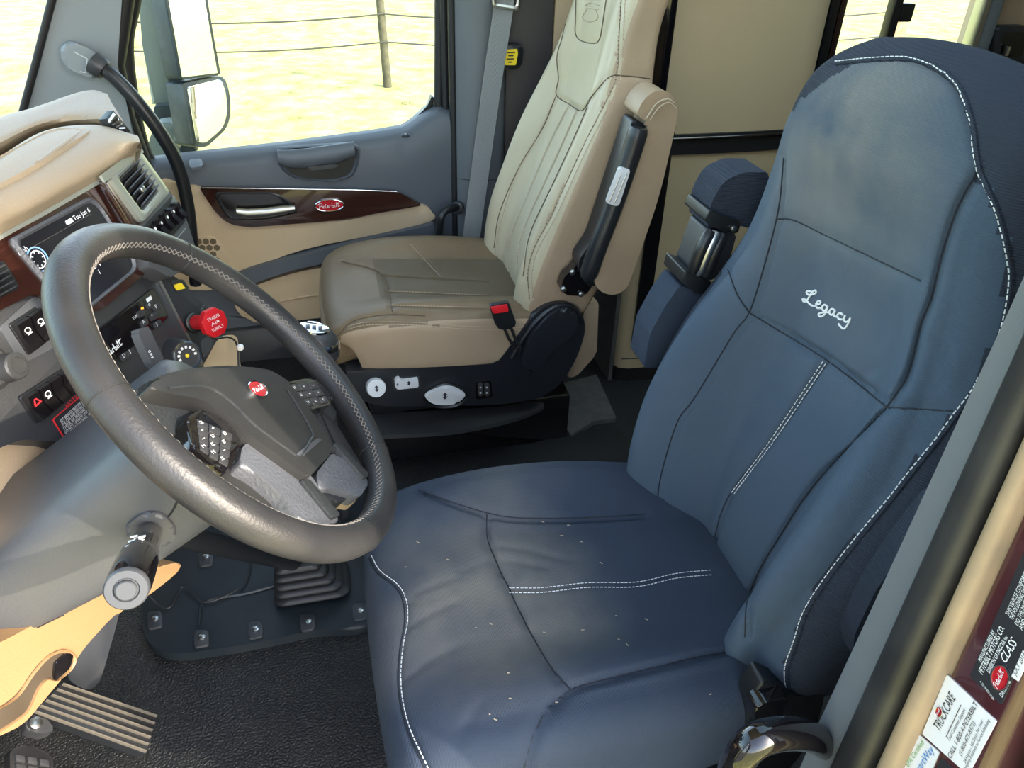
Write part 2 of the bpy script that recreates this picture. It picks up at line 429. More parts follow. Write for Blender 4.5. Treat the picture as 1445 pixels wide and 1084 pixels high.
def trace(bvh, px, n=60, lift=0.0, closed=False):
    """seam of the photograph traced onto a modelled surface"""
    q = catmull(px, n, closed) if len(px) > 2 else catmull(px, n)
    out = []; o = Vector(CP)
    for a in q:
        d = Vector(ray(*a)); h = bvh.ray_cast(o, d)
        if h[0] is not None:
            nn = h[1] if h[1].dot(d) < 0 else -h[1]
            out.append(np.array(h[0] + nn*lift))
    return np.array(out)
def groove(V, lines, depth, width, center):
    V = V.copy()
    for ln in lines:
        if len(ln) < 2: continue
        L = np.array(ln)
        lo, hi = L.min(0)-4*width, L.max(0)+4*width
        idx = np.where(((V > lo) & (V < hi)).all(1))[0]
        if not len(idx): continue
        a, b = L[:-1], L[1:]; ab = b-a; den = (ab**2).sum(1)+1e-12
        P = V[idx]
        best = np.full(len(idx), 1e9)
        for s in range(len(a)):
            t = np.clip(((P-a[s]) @ ab[s])/den[s], 0, 1); d = np.linalg.norm(P - (a[s]+t[:, None]*ab[s]), axis=1); best = np.minimum(best, d)
        c = np.array(center); dr = c - P; dr /= np.linalg.norm(dr, axis=1)[:, None]
        V[idx] = P + dr*(depth*np.exp(-(best/width)**2))[:, None]
    return V
def stitches(name, lines, m, parent, dash=0.006, gap=0.003, r=0.0009):
    paths = []
    for L in lines:
        if len(L) < 2: continue
        d = np.r_[0, np.cumsum(np.linalg.norm(np.diff(L, axis=0), axis=1))]
        s = 0.0
        while s + dash < d[-1]:
            paths.append(np.array([[np.interp(x, d, L[:, k]) for k in range(3)] for x in (s, s+dash/2, s+dash)])); s += dash+gap
    if paths:
        o_ = multi_tube(name, paths, r, m, parent, 4); o_['kind'] = 'stuff'; return o_

# ================================================================== THE SETTING
XN, YN, ZN = np.array([1.0, 0, 0]), np.array([0, 1.0, 0]), np.array([0, 0, 1.0])
NY = -YN          # faces the driver's side
# ---- outdoors
g = mesh('ground', [(-120, -60, -1.35), (120, -60, -1.35), (120, 160, -1.35), (-120, 160, -1.35)], [(0, 1, 2, 3)], 'grass')
tag(g, 'dry yellow green grass field outside the cab windows', 'grass', kind='structure')

# ---- cab floor
o = mesh('floor', [(-1.2, 0.12, 0), (3.0, 0.12, 0), (3.0, 2.36, 0), (-1.2, 2.36, 0), (-1.2, 0.12, -0.06), (3.0, 0.12, -0.06), (3.0, 2.36, -0.06), (-1.2, 2.36, -0.06)],
         [(0, 1, 2, 3), (7, 6, 5, 4), (0, 4, 5, 1), (1, 5, 6, 2), (2, 6, 7, 3), (3, 7, 4, 0)], 'floor_rubber')
tag(o, 'black textured rubber cab floor', 'floor', kind='structure')
# ---- roof and far walls (mostly out of view)
cg = struct('ceiling', 'tan padded cab ceiling with an unseen glass opening added to brighten the cab', 'ceiling', (1.2, 1.24, 2.0))
box('roof_panel', (-0.15, 1.24, 2.02), (1.0, 2.3, 0.05), 'ceiling_tan', cg, 0); box('roof_panel', (2.45, 1.24, 2.02), (1.2, 2.3, 0.05), 'ceiling_tan', cg, 0)
box('roof_panel', (1.10, 0.27, 2.02), (1.5, 0.36, 0.05), 'ceiling_tan', cg, 0); box('roof_panel', (1.10, 2.22, 2.02), (1.5, 0.34, 0.05), 'ceiling_tan', cg, 0)
box('added_roof_pane', (1.10, 1.25, 2.02), (1.5, 1.6, 0.006), 'windscreen', cg, 0)  # unseen roof opening, added to let more daylight into the dark sleeper
o = box('wall_rear', (2.98, 1.24, 0.97), (0.05, 2.3, 2.05), 'sleeper_tan', None, 0); tag(o, 'tan rear sleeper wall', 'wall', kind='structure')
o = box('wall_driver', (1.78, 0.16, 0.97), (2.36, 0.05, 2.05), 'sleeper_tan', None, 0); tag(o, 'tan sleeper wall behind the driver seat', 'wall', kind='structure')
o = box('wall_front', (-1.17, 1.24, 0.40), (0.05, 2.3, 0.9), 'dark_plastic', None, 0); tag(o, 'dark firewall under the dashboard', 'wall', kind='structure')

# ---- passenger door: lofted panel with sill ledge
DY = 2.22                                   # inner face of the door
def sill_z(x): return float(np.interp(x, [-0.62, -0.43, -0.1, 0.15, 0.24, 0.31, 0.345, 0.40], [0.600, 0.622, 0.645, 0.668, 0.680, 0.722, 0.738, 0.735]))
door = struct('door_1', 'grey and tan passenger door with wood trim and window above', 'door', (-0.1, DY, 0.06))
S = []
for x in np.r_[np.linspace(-0.66, 0.2, 30), np.linspace(0.215, 0.372, 16)]:
    z = sill_z(x)
    S.append([(x, 2.315, z-0.012), (x, 2.30, z+0.004), (x, 2.272, z+0.002), (x, 2.245, z-0.004), (x, 2.228, z-0.012), (x, DY, z-0.028), (x, DY-0.004, z-0.10),
              (x, DY, z-0.2), (x, DY, 0.05), (x, 2.34, 0.05), (x, 2.34, z-0.05)])
loft('door_panel', S, 'door_grey', door, sharp=60)
def D(pts, y=DY): return np.array([PY(a, b, y) for a, b in pts])
# tan insert
tan_out = catmull([(222, 263), (258, 262), (284, 266), (330, 292), (470, 312), (560, 292), (597, 290), (611, 303), (606, 313), (520, 333), (430, 352), (370, 374), (325, 400), (275, 410), (225, 380)], 90, True)
slab('tan_insert', D(tan_out, DY-0.016), NY, 0.03, 'beige', door, 0.006)
# wood trim
wd = rounded([(281, 265), (560, 270), (578, 280), (596, 290), (470, 312), (350, 321), (322, 316), (304, 300)], [4, 40, 30, 5, 40, 14, 14, 20], 6)
wt = slab('wood_trim', D(wd, DY-0.026), NY, 0.012, 'wood', door, 0.003)
tube('trim_line', D([(283, 265), (400, 266.5), (500, 268), (560, 270.5)], DY-0.027), 0.0018, 'chrome', wt)
# handle recess + handle
rc = rounded([(302, 272), (385, 272), (405, 281), (420, 300), (380, 309), (335, 311), (320, 305)], [10, 16, 12, 6, 16, 12, 10], 6)
rcc = D(rc, DY-0.028); cc = rcc.mean(0)
ring('handle_bezel', cc + (rcc-cc)*1.03, cc + (rcc-cc)*0.93, NY, 0.004, 'black_plastic', wt, 60, 0.002)
hr = slab('handle_recess', cc + (rcc-cc)*0.95, NY, 0.003, 'black_gloss', wt)
hp = [(334, 299), (350, 301.5), (375, 300), (400, 296.5), (416, 294)]
S = []
for (a, b), hh in zip(hp, (5, 6.5, 6.5, 6, 4.5)):
    c0 = PY(a, b, DY-0.040); hm = hh/1085*2.35*1.0
    S.append([c0 + np.array([0, -0.008*math.cos(q), hm*math.sin(q)]) for q in np.linspace(0, 2*math.pi, 12, endpoint=False)])
hd = loft('door_handle', S, 'satin', door); hd['label'] = 'brushed metal pull lever'
# oval badge
def ellipse(c, ex, ey, a, b, n=40): return np.array([np.array(c) + unit(ex)*a*math.cos(t) + unit(ey)*b*math.sin(t) for t in np.linspace(0, 2*math.pi, n, endpoint=False)])
SCRIPT = {  # hand drawn strokes for the script nameplate, in a 9 x 2 box
 'P': [[(0.25, 0.1), (0.5, 1.0), (0.75, 1.9)], [(0.0, 1.5), (0.5, 2.0), (1.2, 2.0), (1.5, 1.5), (1.1, 1.05), (0.6, 0.95)]],
 'e': [[(1.5, 0.5), (1.95, 0.75), (1.8, 1.05), (1.5, 0.75), (1.6, 0.3), (2.2, 0.45)]],
 't': [[(2.5, 1.7), (2.35, 0.7), (2.5, 0.25), (2.9, 0.5)], [(2.1, 1.25), (3.0, 1.35)]],
 'e2': [[(2.95, 0.5), (3.4, 0.75), (3.25, 1.05), (2.95, 0.75), (3.1, 0.3), (3.6, 0.45)]],
 'r': [[(3.75, 0.25), (3.85, 1.0), (4.2, 1.05), (4.4, 0.95)]],
 'b': [[(4.7, 1.9), (4.6, 0.9), (4.6, 0.3), (5.1, 0.3), (5.2, 0.8), (4.7, 0.9)]],
 'i': [[(5.55, 1.0), (5.5, 0.4), (5.75, 0.3)], [(5.6, 1.4), (5.62, 1.45)]],
 'l': [[(6.15, 1.9), (6.0, 0.9), (6.05, 0.35), (6.3, 0.35)]],
 't2': [[(6.75, 1.8), (6.6, 0.8), (6.7, 0.3), (7.2, 0.5)], [(6.2, 1.35), (7.6, 1.55)]]}
def script_paths(o, ex, ey, wdt):
    k = wdt/7.6; ex, ey = unit(ex), unit(ey); nn = np.cross(ex, ey); P = []
    for st in SCRIPT.values():
        for s in st: P.append(np.array([np.array(o) + ex*(x-3.8)*k + ey*(y-1.0)*k + nn*0.0004 for x, y in (catmull(s, 8) if len(s) > 2 else s)]))
    return P
def badge(name, c, ex, ey, a, b, th, parent, label='red oval emblem with chrome rim'):
    ex, ey = unit(ex), unit(ey); n = np.cross(ex, ey); c = np.array(c)
    bd = slab(name, ellipse(c, ex, ey, a*0.93, b*0.90), n, th, 'badge_red', parent, th*0.3); bd['label'] = label
    ring('badge_rim', ellipse(c+n*0.0004, ex, ey, a, b, 48), ellipse(c+n*0.0004, ex, ey, a*0.91, b*0.86, 48), n, th, 'chrome', bd, 48, th*0.2)
    multi_tube('lettering', script_paths(c+n*0.0006, ex + 0.06*ey, ey, a*1.55), a*0.015, 'white_print', bd)
    return bd
badge('badge', PY(465, 290, DY-0.032), XN, ZN, 0.042, 0.0185, 0.006, door)
# grab pocket under the sill
pk = rounded([(391, 210), (400, 209), (495, 203), (507, 210), (504, 230), (497, 248), (470, 256), (420, 252), (398, 240)], [8, 6, 8, 8, 10, 12, 16, 16, 12], 5)
pkc = D(pk, DY-0.012); pc = pkc.mean(0)
ring('pocket_rim', pc + (pkc-pc)*1.05, pc + (pkc-pc)*0.93, NY, 0.012, 'door_grey', door, 60, 0.006)
slab('pocket_back', pc + (pkc-pc)*0.97, NY, 0.004, 'black_plastic', door)
pu = rounded([(391, 216), (440, 218), (503, 206), (506, 222), (470, 230), (425, 234), (396, 228)], [5, 20, 6, 6, 16, 16, 8], 5)
S = []
for k, (a, b) in enumerate([(392, 222), (410, 225), (440, 223), (475, 217), (500, 210)]):
    c0 = PY(a, b, DY-0.028); hh = (0.020, 0.026, 0.028, 0.027, 0.02)[k]
    S.append([c0 + np.array([0, 0.018*math.cos(q), hh*math.sin(q)]) for q in np.linspace(0, 2*math.pi, 14, endpoint=False)])
loft('pull_grip', S, 'door_grey', door, sharp=60)
slab('grip_slot', D(rounded([(432, 236), (470, 232), (478, 233), (472, 238), (440, 241)], 3, 3), DY-0.047), NY, 0.004, 'dark_plastic', door)
# armrest band, lower tan pocket, dark lower panel
band = [(316, 402), (340, 386), (390, 370), (450, 355), (520, 338), (600, 320), (612, 318), (612, 356), (520, 362), (455, 372), (400, 386), (350, 404), (325, 420)]
slab('armrest_band', D(catmull(band, 70, True), DY-0.040), NY, 0.05, 'door_grey', door, 0.012, 3)
pock = [(330, 425), (355, 406), (400, 390), (455, 378), (560, 372), (560, 440), (455, 448), (395, 455), (350, 452)]
slab('map_pocket', D(catmull(pock, 60, True), DY-0.02), NY, 0.03, 'beige', door, 0.006)
tube('pocket_crease', D([(372, 440), (395, 425), (440, 417), (480, 414)], DY-0.022), 0.003, 'beige', door)
slab('lower_panel', D([(215, 440), (350, 450), (460, 448), (620, 440), (620, 560), (215, 560)], DY-0.012), NY, 0.02, 'door_grey', door, 0.004)
slab('lower_pocket', D(rounded([(300, 470), (460, 452), (470, 520), (300, 540)], 10), DY-0.03), NY, 0.03, 'dark_plastic', door, 0.006)
# honeycomb speaker grille
spk = rounded([(275, 334), (300, 333), (313, 345), (326, 372), (318, 384), (275, 385)], [2, 10, 8, 8, 8, 2], 5)
sg = slab('speaker_grille', D(spk, DY-0.019), NY, 0.004, 'beige', door, 0.001); sg['label'] = 'tan honeycomb speaker grille'
for r_ in range(7):
    for c_ in range(6):
        cx = 280 + c_*10.4 + (r_ % 2)*5.2; cy = 341 + r_*8.8
        if cx > 309 - max(0, (340-cy))*1 - max(0, cy-366)*0.8 or cy > 379: continue
        cpt = PY(cx, cy, DY-0.0196)
        slab('grille_cell', [cpt + 0.0098*np.array([math.cos(q), 0, math.sin(q)]) for q in np.linspace(0, 2*math.pi, 6, endpoint=False)+math.pi/6], NY, 0.001, 'insert_leather', sg)
# lock knob, window switch plate, corner wedge
p = PZ(572, 190, sill_z(0.245)-0.004)
lk = lathe('lock_knob', [(0.011, -0.004), (0.011, 0.002), (0.0085, 0.003), (0.0085, 0.001), (0.005, 0.001), (0.005, 0.004)], PZ(572, 191, sill_z(0.24)+0.0015), ZN, 'dark_plastic', door, 20)
slab('switch_plate', np.array([PZ(a, b, sill_z(-0.38)+0.006) for a, b in rounded([(266, 225), (284, 223), (287, 234), (268, 237)], 4)]), ZN, 0.008, 'door_grey', door, 0.002)
slab('corner_wedge', D([(577, 178), (586, 166), (604, 150), (609, 136), (613, 138), (612, 152), (600, 166), (584, 178)], 2.285), NY, 0.03, 'black_plastic', door, 0.003)
# ---- passenger window
win = struct('window_1', 'clear passenger door window with black seal', 'window', (-0.05, 2.31, 0.6))
def W_(pts, y=2.312): return np.array([PY(a, b, y) for a, b in pts])
gp = [W_([(213, 232)])[0], W_([(190, 166)])[0], W_([(181, 55)])[0], W_([(196, -40)])[0], W_([(225, -120)])[0] + np.array([0, 0, 0.25]), W_([(612, -120)])[0] + np.array([0, 0, 0.25]),
      W_([(613, 150)])[0], W_([(560, 195)])[0]]
slab('pane', gp, NY, 0.004, 'glass', win)
sealp = [W_([(q)], 2.29)[0] for q in [(214, 235), (200, 205), (187, 150), (177, 60), (189, -30)]] + [np.array([-0.36, 2.27, 1.35])]
tube('front_seal', catmull(sealp, 30), 0.020, 'rubber', win, 8)
tube('rear_seal', [PY(619, 170, 2.28), PY(620, 60, 2.28), PY(621, -200, 2.28)], 0.014, 'rubber', win, 8)
# etched maker's mark in the corner of the pane
tx = text('etched_mark', 'AS2  M2', PY(566, 148, 2.305), XN, ZN, 0.011, 'lacing_grey', win, width=0.035)

# ---- A pillar (passenger side), with its black seam and the grab bar
ap = struct('trim_1', 'pale grey windscreen pillar trim with black edge', 'trim', (-0.6, 2.15, 0.72))
apo = [(20, 190), (28, 168), (73, 0), (95, -80), (200, -80), (172, 0), (158, 90), (172, 150), (200, 215), (150, 260)]
slab('pillar_cover', [PY(a, b, 2.16) for a, b in apo], unit((0.25, -1, 0)), 0.05, 'pillar_grey', ap, 0.012, 3)
tube('edge_seal', [PY(a, b, 2.155) for a, b in [(22, 190), (28, 172), (50, 90), (73, 0), (92, -75)]], 0.009, 'rubber', ap, 8)
tube('door_seal', [PY(a, b, 2.20) for a, b in [(205, 238), (178, 165), (163, 90), (176, 0), (186, -75)]], 0.022, 'rubber', ap, 8)
gb = thing('grab_bar', 'black curved grab bar bolted to the windscreen pillar', 'grab handle', tuple(PY(272, 352, 2.06)))
mp = [PY(a, b, 2.10) for a, b in rounded([(86, 66), (100, 58), (125, 68), (143, 82), (146, 106), (135, 112), (105, 102), (88, 90)], 7, 4)]
mt = slab('mount_cover', mp, unit((0.3, -1, 0.1)), 0.05, 'pillar_grey', gb, 0.012, 3)
tube('mount_crease', [PY(a, b, 2.088) for a, b in [(104, 73), (123, 83), (121, 103), (113, 101)]], 0.0012, 'white_plastic', mt, 6)
hb = [PY(140, 94, 2.07), PY(160, 108, 2.06), PY(192, 142, 2.05), PY(225, 186, 2.05), PY(250, 232, 2.06), PY(264, 285, 2.07), PY(272, 352, 2.08), PY(276, 400, 2.10)]
tube('bar', catmull(hb, 40), np.r_[0.019, np.full(38, 0.0165), 0.0165], 'black_plastic', gb, 14)
lathe('collar', [(0.026, 0), (0.026, 0.02), (0.021, 0.03)], hb[0] - 0.015*unit(hb[1]-hb[0]), hb[1]-hb[0], 'dark_plastic', gb, 18)

# ---- windscreen
ws = struct('window_2', 'bright windscreen at the front of the cab', 'window', (-0.95, 1.2, 0.9))
wsp = np.array([(-1.13, 0.15, 0.86), (-1.13, 2.30, 0.86), (-0.60, 2.22, 1.98), (-0.60, 0.2, 1.98)])
slab('pane', wsp, unit((0.9, 0, -0.43)), 0.006, 'windscreen', ws)
box('header', (-0.585, 1.24, 1.96), (0.08, 2.2, 0.10), 'ceiling_tan', ws, 0.01)
box('driver_pillar', (-0.86, 0.14, 1.42), (0.10, 0.08, 1.28), 'pillar_grey', ws, 0.01, axes=[(0.9, 0, -0.43), (0, 1, 0), (0.43, 0, 0.9)])

# ---- B pillar behind the passenger door
bp = struct('trim_2', 'grey pillar trim behind the passenger door', 'trim', (0.45, 2.2, 0))
S = []
for z in np.linspace(0.02, 1.95, 14):
    S.append([(0.375, 2.33, z), (0.378, 2.235, z), (0.392, 2.205, z), (0.43, 2.185, z), (0.505, 2.18, z), (0.525, 2.20, z), (0.53, 2.33, z)])
loft('pillar_cover', S, 'pillar_dark', bp, sharp=50)
tube('joint_line', [(0.386, 2.209, 0.545), (0.43, 2.1835, 0.545), (0.51, 2.1785, 0.545)], 0.0016, 'dark_plastic', bp, 6)
S = [[(0.53, 2.30, z), (0.53, 2.215, z), (0.56, 2.205, z), (0.655, 2.20, z), (0.665, 2.30, z)] for z in (0.02, 1.0, 1.95)]
loft('rear_channel', S, 'channel', bp)
for yy, xx in ((2.222, 0.380), (2.26, 0.365)):
    tube('door_seal', [(xx, yy, 0.05), (xx, yy, 0.8), (xx, yy, 1.95)], 0.010, 'rubber', bp, 8)
gh = thing('pillar_handle', 'short black grab handle at the foot of the grey passenger pillar', 'grab handle', tuple(PY(622, 350, 2.14)))
tube('handle_bar', catmull([PY(645, 292, 2.18), PY(636, 294, 2.14), PY(624, 303, 2.12), (PY(620, 325, 2.12)), PY(619, 352, 2.13), PY(620, 385, 2.17)], 24), 0.011, 'black_plastic', gh, 12)
lathe('socket', [(0.02, 0), (0.02, 0.012), (0.014, 0.016)], PY(646, 292, 2.19), (-0.4, -1, 0), 'dark_plastic', gh, 16)
# ---- tan wall behind the pillar
o = slab('wall_passenger', [(0.66, 2.20, 0), (0.84, 2.20, 0), (0.84, 2.20, 1.99), (0.66, 2.20, 1.99)], NY, 0.08, 'sleeper_tan'); tag(o, 'tan padded side wall behind the passenger seat', 'wall', kind='structure')
tube('seam', [(0.712, 2.199, 0.3), (0.712, 2.199, 1.95)], 0.003, 'tan_leather', o, 6)
# ---- closet: tan panels with black rail and glossy dark post
CY = 1.84
cl = struct('wall_2', 'tan sleeper closet side with a black rail across it', 'wall', (1.05, CY, 0))
S = []
for x, y in [(0.80, 1.98), (0.80, 1.885), (0.815, 1.852), (0.845, CY)] + [(x, CY) for x in np.linspace(0.88, 1.20, 6)] + [(1.245, 1.846), (1.27, 1.87), (1.28, 1.90), (1.28, 2.02)]:
    S.append([(x, y, 0.03), (x, y, 0.555), (x, y, 0.625), (x, y, 1.99)])
def closet(name, z0, z1, off, m):
    pr = [(0.80, 2.28), (0.80, 1.885), (0.815, 1.852), (0.845, CY), (0.95, CY-0.004), (1.08, CY-0.005), (1.20, CY), (1.245, CY+0.008), (1.275, 1.875), (1.285, 1.91), (1.285, 2.28)]
    pr = [(x, y - off) if y < 2 else (x, y) for x, y in pr]
    return loft(name, [[(x, y, z) for x, y in pr] for z in np.linspace(z0, z1, 4)], m, cl, sharp=50)
closet('upper_panel', 0.757, 1.99, 0, 'closet_tan'); closet('lower_panel', 0.05, 0.705, 0, 'closet_tan')
closet('rail', 0.705, 0.757, 0.007, 'black_plastic')
pr = [(0.99, 1.835), (1.21, 1.835)]
closet('kick_strip', 0.0, 0.05, -0.006, 'rubber')
tube('rail_lip', [(0.86, CY-0.014, 0.748), (1.05, CY-0.017, 0.748), (1.22, CY-0.012, 0.748)], 0.005, 'black_gloss', cl, 8)
slab('post', [(0.812, 1.842, 0.80), (0.845, 1.828, 0.80), (0.845, 1.828, 1.98), (0.812, 1.842, 1.98)], unit((-0.3, -1, 0)), 0.02, 'black_gloss', cl, 0.006, 3)
slab('dark_slot', [np.array((x, 1.833, z)) for x, z in rounded([(0.842, 0.12), (0.885, 0.12), (0.885, 0.80), (0.842, 0.80)], 0.02)], NY, 0.02, 'black_gloss', cl, 0.003)
tube('lower_joint', [(0.82, 1.845, 0.085), (0.9, CY-0.006, 0.085), (1.2, CY-0.004, 0.085)], 0.002, 'dark_plastic', cl, 6)
# dark cabinet side between closet and seat
slab('cabinet_edge', [(0.79, 1.86, 0.0), (0.79, 2.2, 0.0), (0.79, 2.2, 1.0), (0.79, 1.86, 1.0)], -XN, 0.012, 'carpet', cl)
# ---- sleeper window wall
def sw(p, y=2.2): return PY(p[0], p[1], y)
wn = struct('wall_3', 'tan sleeper wall around the side window', 'wall', (2.0, 2.22, 0))
box('lower_wall', (2.14, 2.25, 0.40), (1.72, 0.06, 0.80), 'sleeper_tan', wn, 0)
box('rear_wall', (2.52, 2.25, 1.4), (0.94, 0.06, 1.2), 'sleeper_tan', wn, 0)
box('upper_wall', (2.14, 2.25, 1.75), (1.72, 0.06, 0.5), 'sleeper_tan', wn, 0)
w3 = struct('window_3', 'sliding sleeper side window with brown frame', 'window', (1.75, 2.2, 0.8))
slab('pane', [(1.30, 2.255, 0.80), (1.76, 2.255, 0.80), (1.76, 2.255, 1.5), (1.30, 2.255, 1.5)], NY, 0.004, 'glass', w3)
slab('pane', [(1.74, 2.24, 0.80), (2.06, 2.24, 0.80), (2.06, 2.24, 1.5), (1.74, 2.24, 1.5)], NY, 0.004, 'glass', w3)
for x0, wdt, m_ in ((1.40, 0.06, 'channel'), (1.462, 0.05, 'wood'), (1.507, 0.03, 'black_plastic'), (1.535, 0.022, 'wood'), (1.722, 0.026, 'black_plastic')):
    box('frame_bar', (x0, 2.205, 1.15), (wdt, 0.04, 0.75), m_, w3, 0.004)
box('slide_latch', (1.757, 2.20, 0.985), (0.045, 0.03, 0.05), 'black_plastic', w3, 0.004)
box('end_frame', (2.06, 2.20, 1.15), (0.05, 0.05, 0.75), 'pillar_grey', w3, 0.006)
box('end_strip', (2.02, 2.19, 1.15), (0.02, 0.05, 0.75), 'satin', w3, 0.004)
lt = thing('latch_panel', 'black recessed latch panel on the sleeper wall', 'latch', (2.26, 2.2, 0.9))
ply = np.array([sw(p, 2.17) for p in rounded([(1404, 48), (1410, 37), (1450, 36), (1462, 48), (1450, 92), (1400, 93)], 6)])
slab('latch_plate', ply, NY, 0.03, 'dark_plastic', lt, 0.008, 3)
lc = ply.mean(0); slab('recess', lc + (ply-lc)*0.62 + np.array([0, -0.001, 0]), NY, 0.004, 'black_gloss', lt, 0.001)
box('latch_tongue', sw((1421, 72), 2.155), (0.012, 0.014, 0.03), 'chrome', lt, 0.003)

# ---- driver's door, swung open out of the frame
d2 = struct('door_2', 'driver door standing open ahead of the camera side', 'door', (-0.62, 0.05, 0.0))
dax = [unit((-0.28, -0.96, 0)), unit((0.96, -0.28, 0)), ZN]; dct = np.array([-0.66, 0.08, 0.0])
box('door_panel', dct + dax[0]*0.50 + ZN*0.25, (0.96, 0.08, 0.80), 'door_grey', d2, 0.02, axes=dax)
box('pane', dct + dax[0]*0.50 + ZN*1.15, (0.80, 0.006, 0.98), 'glass', d2, 0, axes=dax)
for u_, w_, z_, h_ in ((0.06, 0.08, 1.15, 1.0), (0.95, 0.07, 1.15, 1.0), (0.50, 0.96, 1.68, 0.08)):
    box('window_frame', dct + dax[0]*u_ + ZN*z_, (w_, 0.06, h_), 'rubber', d2, 0.01, axes=dax)
# ---- driver's door jamb: vertical layers of trim, seal, frame and painted sill
jb = struct('trim_3', 'driver door jamb with black seal, dusty tan frame and maroon paint', 'trim', (0.42, 0.25, 0.0))
def jamb(name, prof, m, z0=0.0, z1=1.95):
    k = np.array(prof, float); cen = k.mean(0)
    return loft(name, [[(x, c0 - (0.35-y)*kz, z) for x, y in prof] for z, c0, kz in ((0.0, 0.364, 1.75), (0.60, 0.362, 1.68), (0.85, 0.356, 1.33), (1.08, 0.35, 1.0), (1.95, 0.35, 1.0))], m, jb, sharp=40)
def smoothprof(pts, n=14): return [tuple(q) for q in catmull(pts, n)]
jamb('inner_trim', [(0.62, 0.372), (0.44, 0.355), (0.425, 0.353), (0.420, 0.350), (0.420, 0.330), (0.62, 0.330)], 'pillar_dark')
jamb('door_seal', [(0.60, 0.331)] + smoothprof([(0.425, 0.331), (0.414, 0.329), (0.410, 0.322), (0.412, 0.312), (0.425, 0.309)], 12) + [(0.60, 0.309)], 'seal_black')
jamb('door_frame', [(0.60, 0.3095)] + smoothprof([(0.428, 0.3095), (0.420, 0.306), (0.418, 0.302), (0.421, 0.297), (0.431, 0.296), (0.432, 0.2945)], 14) + [(0.60, 0.2935)], 'frame_beige')
jamb('painted_jamb', [(0.60, 0.2945)] + smoothprof([(0.4325, 0.2945), (0.4312, 0.2938), (0.431, 0.292), (0.431, 0.285), (0.431, 0.262), (0.436, 0.258)], 20) + [(0.46, 0.252), (0.60, 0.25)], 'maroon_paint')
jamb('outer_frame', [(0.60, 0.252), (0.455, 0.252), (0.445, 0.247), (0.447, 0.236), (0.46, 0.23), (0.60, 0.23)], 'frame_beige')

# ================================================================== OUTDOORS THINGS
fp = PZ(547, 123, -1.35)
def fence_post(x, y, label, lean=0.0):
    t = []
    for z, r in ((-1.4, 0.062), (-1.0, 0.060), (-0.4, 0.057), (-0.12, 0.055), (-0.10, 0.045)):
        t.append([(x + lean*(z+1.35) + r*math.cos(q), y + r*math.sin(q), z) for q in np.linspace(0, 2*math.pi, 10, endpoint=False)])
    o_ = loft('fence_post', t, 'post_wood'); tag(o_, label, 'fence post'); return o_
fence_post(fp[0], fp[1], 'weathered wooden fence post standing in the passenger window', -0.03)
for (h, lab, sag) in ((-0.36, 'upper sagging fence wire beyond the passenger window', 0.10), (-0.72, 'lower sagging fence wire beyond the passenger window', 0.10)):
    pts = []
    for k in range(-1, 2):
        x0 = fp[0] + 4.25*k - 0.0
        for s in np.linspace(0, 1, 12, endpoint=False): pts.append((x0 + 4.25*s, fp[1]-0.07, h - sag*4*s*(1-s)))
    tag(tube('fence_wire', pts, 0.011, 'wire', None, 5), lab, 'wire', 'fence wires')
p = PY(1258, 60, 6.5)
o = box('rusty_post', (p[0], 6.5, (p[2]-1.35)/2+0.1), (0.16, 0.10, p[2]+1.35+0.2), 'rust', None, 0.01)
tag(o, 'short rusty brown post seen through the sleeper window', 'post')
# ---- side mirror outside the passenger window
MY = 2.72
mr = thing('side_mirror', 'tall two pane side mirror on a dark arm outside the passenger window', 'mirror', tuple(PY(262, 222, MY)))
def m_(pts, y=MY): return np.array([PY(a, b, y) for a, b in pts])
slab('mirror_arm', m_([(214, -70), (230, -70), (236, 0), (256, 110), (279, 213), (257, 222), (240, 130), (220, 0)], MY-0.03), NY, 0.05, 'mirror_arm', mr, 0.008)
up = m_(rounded([(229, -70), (283, -70), (293, 0), (313, 106), (254, 113), (234, 0)], [0, 0, 0, 6, 6, 0], 4), MY-0.05)
MN = unit((0.76, -0.61, 0.085)); uc = up.mean(0); us = slab('upper_housing', [PP(a, b, uc, MN) for a, b in rounded([(229, -70), (283, -70), (293, 0), (313, 106), (254, 113), (234, 0)], [0, 0, 0, 6, 6, 0], 4)], MN, 0.06, 'mirror_arm', mr, 0.006)
slab('mirror_glass', [PP(a, b, uc + MN*0.001, MN) for a, b in [(236, -60), (279, -60), (289, 0), (307, 103), (257, 109), (238, 0)]], MN, 0.004, 'mirror', us)
lo = m_(rounded([(257, 118), (316, 106), (324, 130), (326, 160), (320, 182), (290, 209), (272, 206)], [3, 8, 10, 10, 12, 14, 4], 5), MY-0.05)
lc = lo.mean(0); ls = slab('lower_housing', [PP(a, b, lc, MN) for a, b in rounded([(257, 118), (316, 106), (324, 130), (326, 160), (320, 182), (290, 209), (272, 206)], [3, 8, 10, 10, 12, 14, 4], 5)], MN, 0.07, 'mirror_arm', mr, 0.008)
slab('convex_glass', [PP(a, b, lc + MN*0.003, MN) for a, b in rounded([(264, 123), (312, 111), (319, 132), (321, 158), (315, 180), (290, 202), (277, 200)], [3, 6, 8, 8, 10, 10, 4], 5)], MN, 0.004, 'mirror', ls, 0.003, 3)
slab('mount_shell', m_(rounded([(205, 222), (212, 192), (222, 174), (240, 172), (248, 182), (246, 200), (262, 224)], 5), MY-0.02), NY, 0.06, 'mirror_shell', mr, 0.01)
slab('mirror_bracket', m_(rounded([(217, 150), (250, 148), (252, 190), (218, 178)], 3), MY+0.06), NY, 0.04, 'mirror_arm', mr, 0.006)
slab('outer_shell', m_([(188, -70), (216, -70), (224, 0), (244, 148), (214, 148), (200, 60)], MY+0.10), NY, 0.05, 'mirror_shell', mr, 0.01)

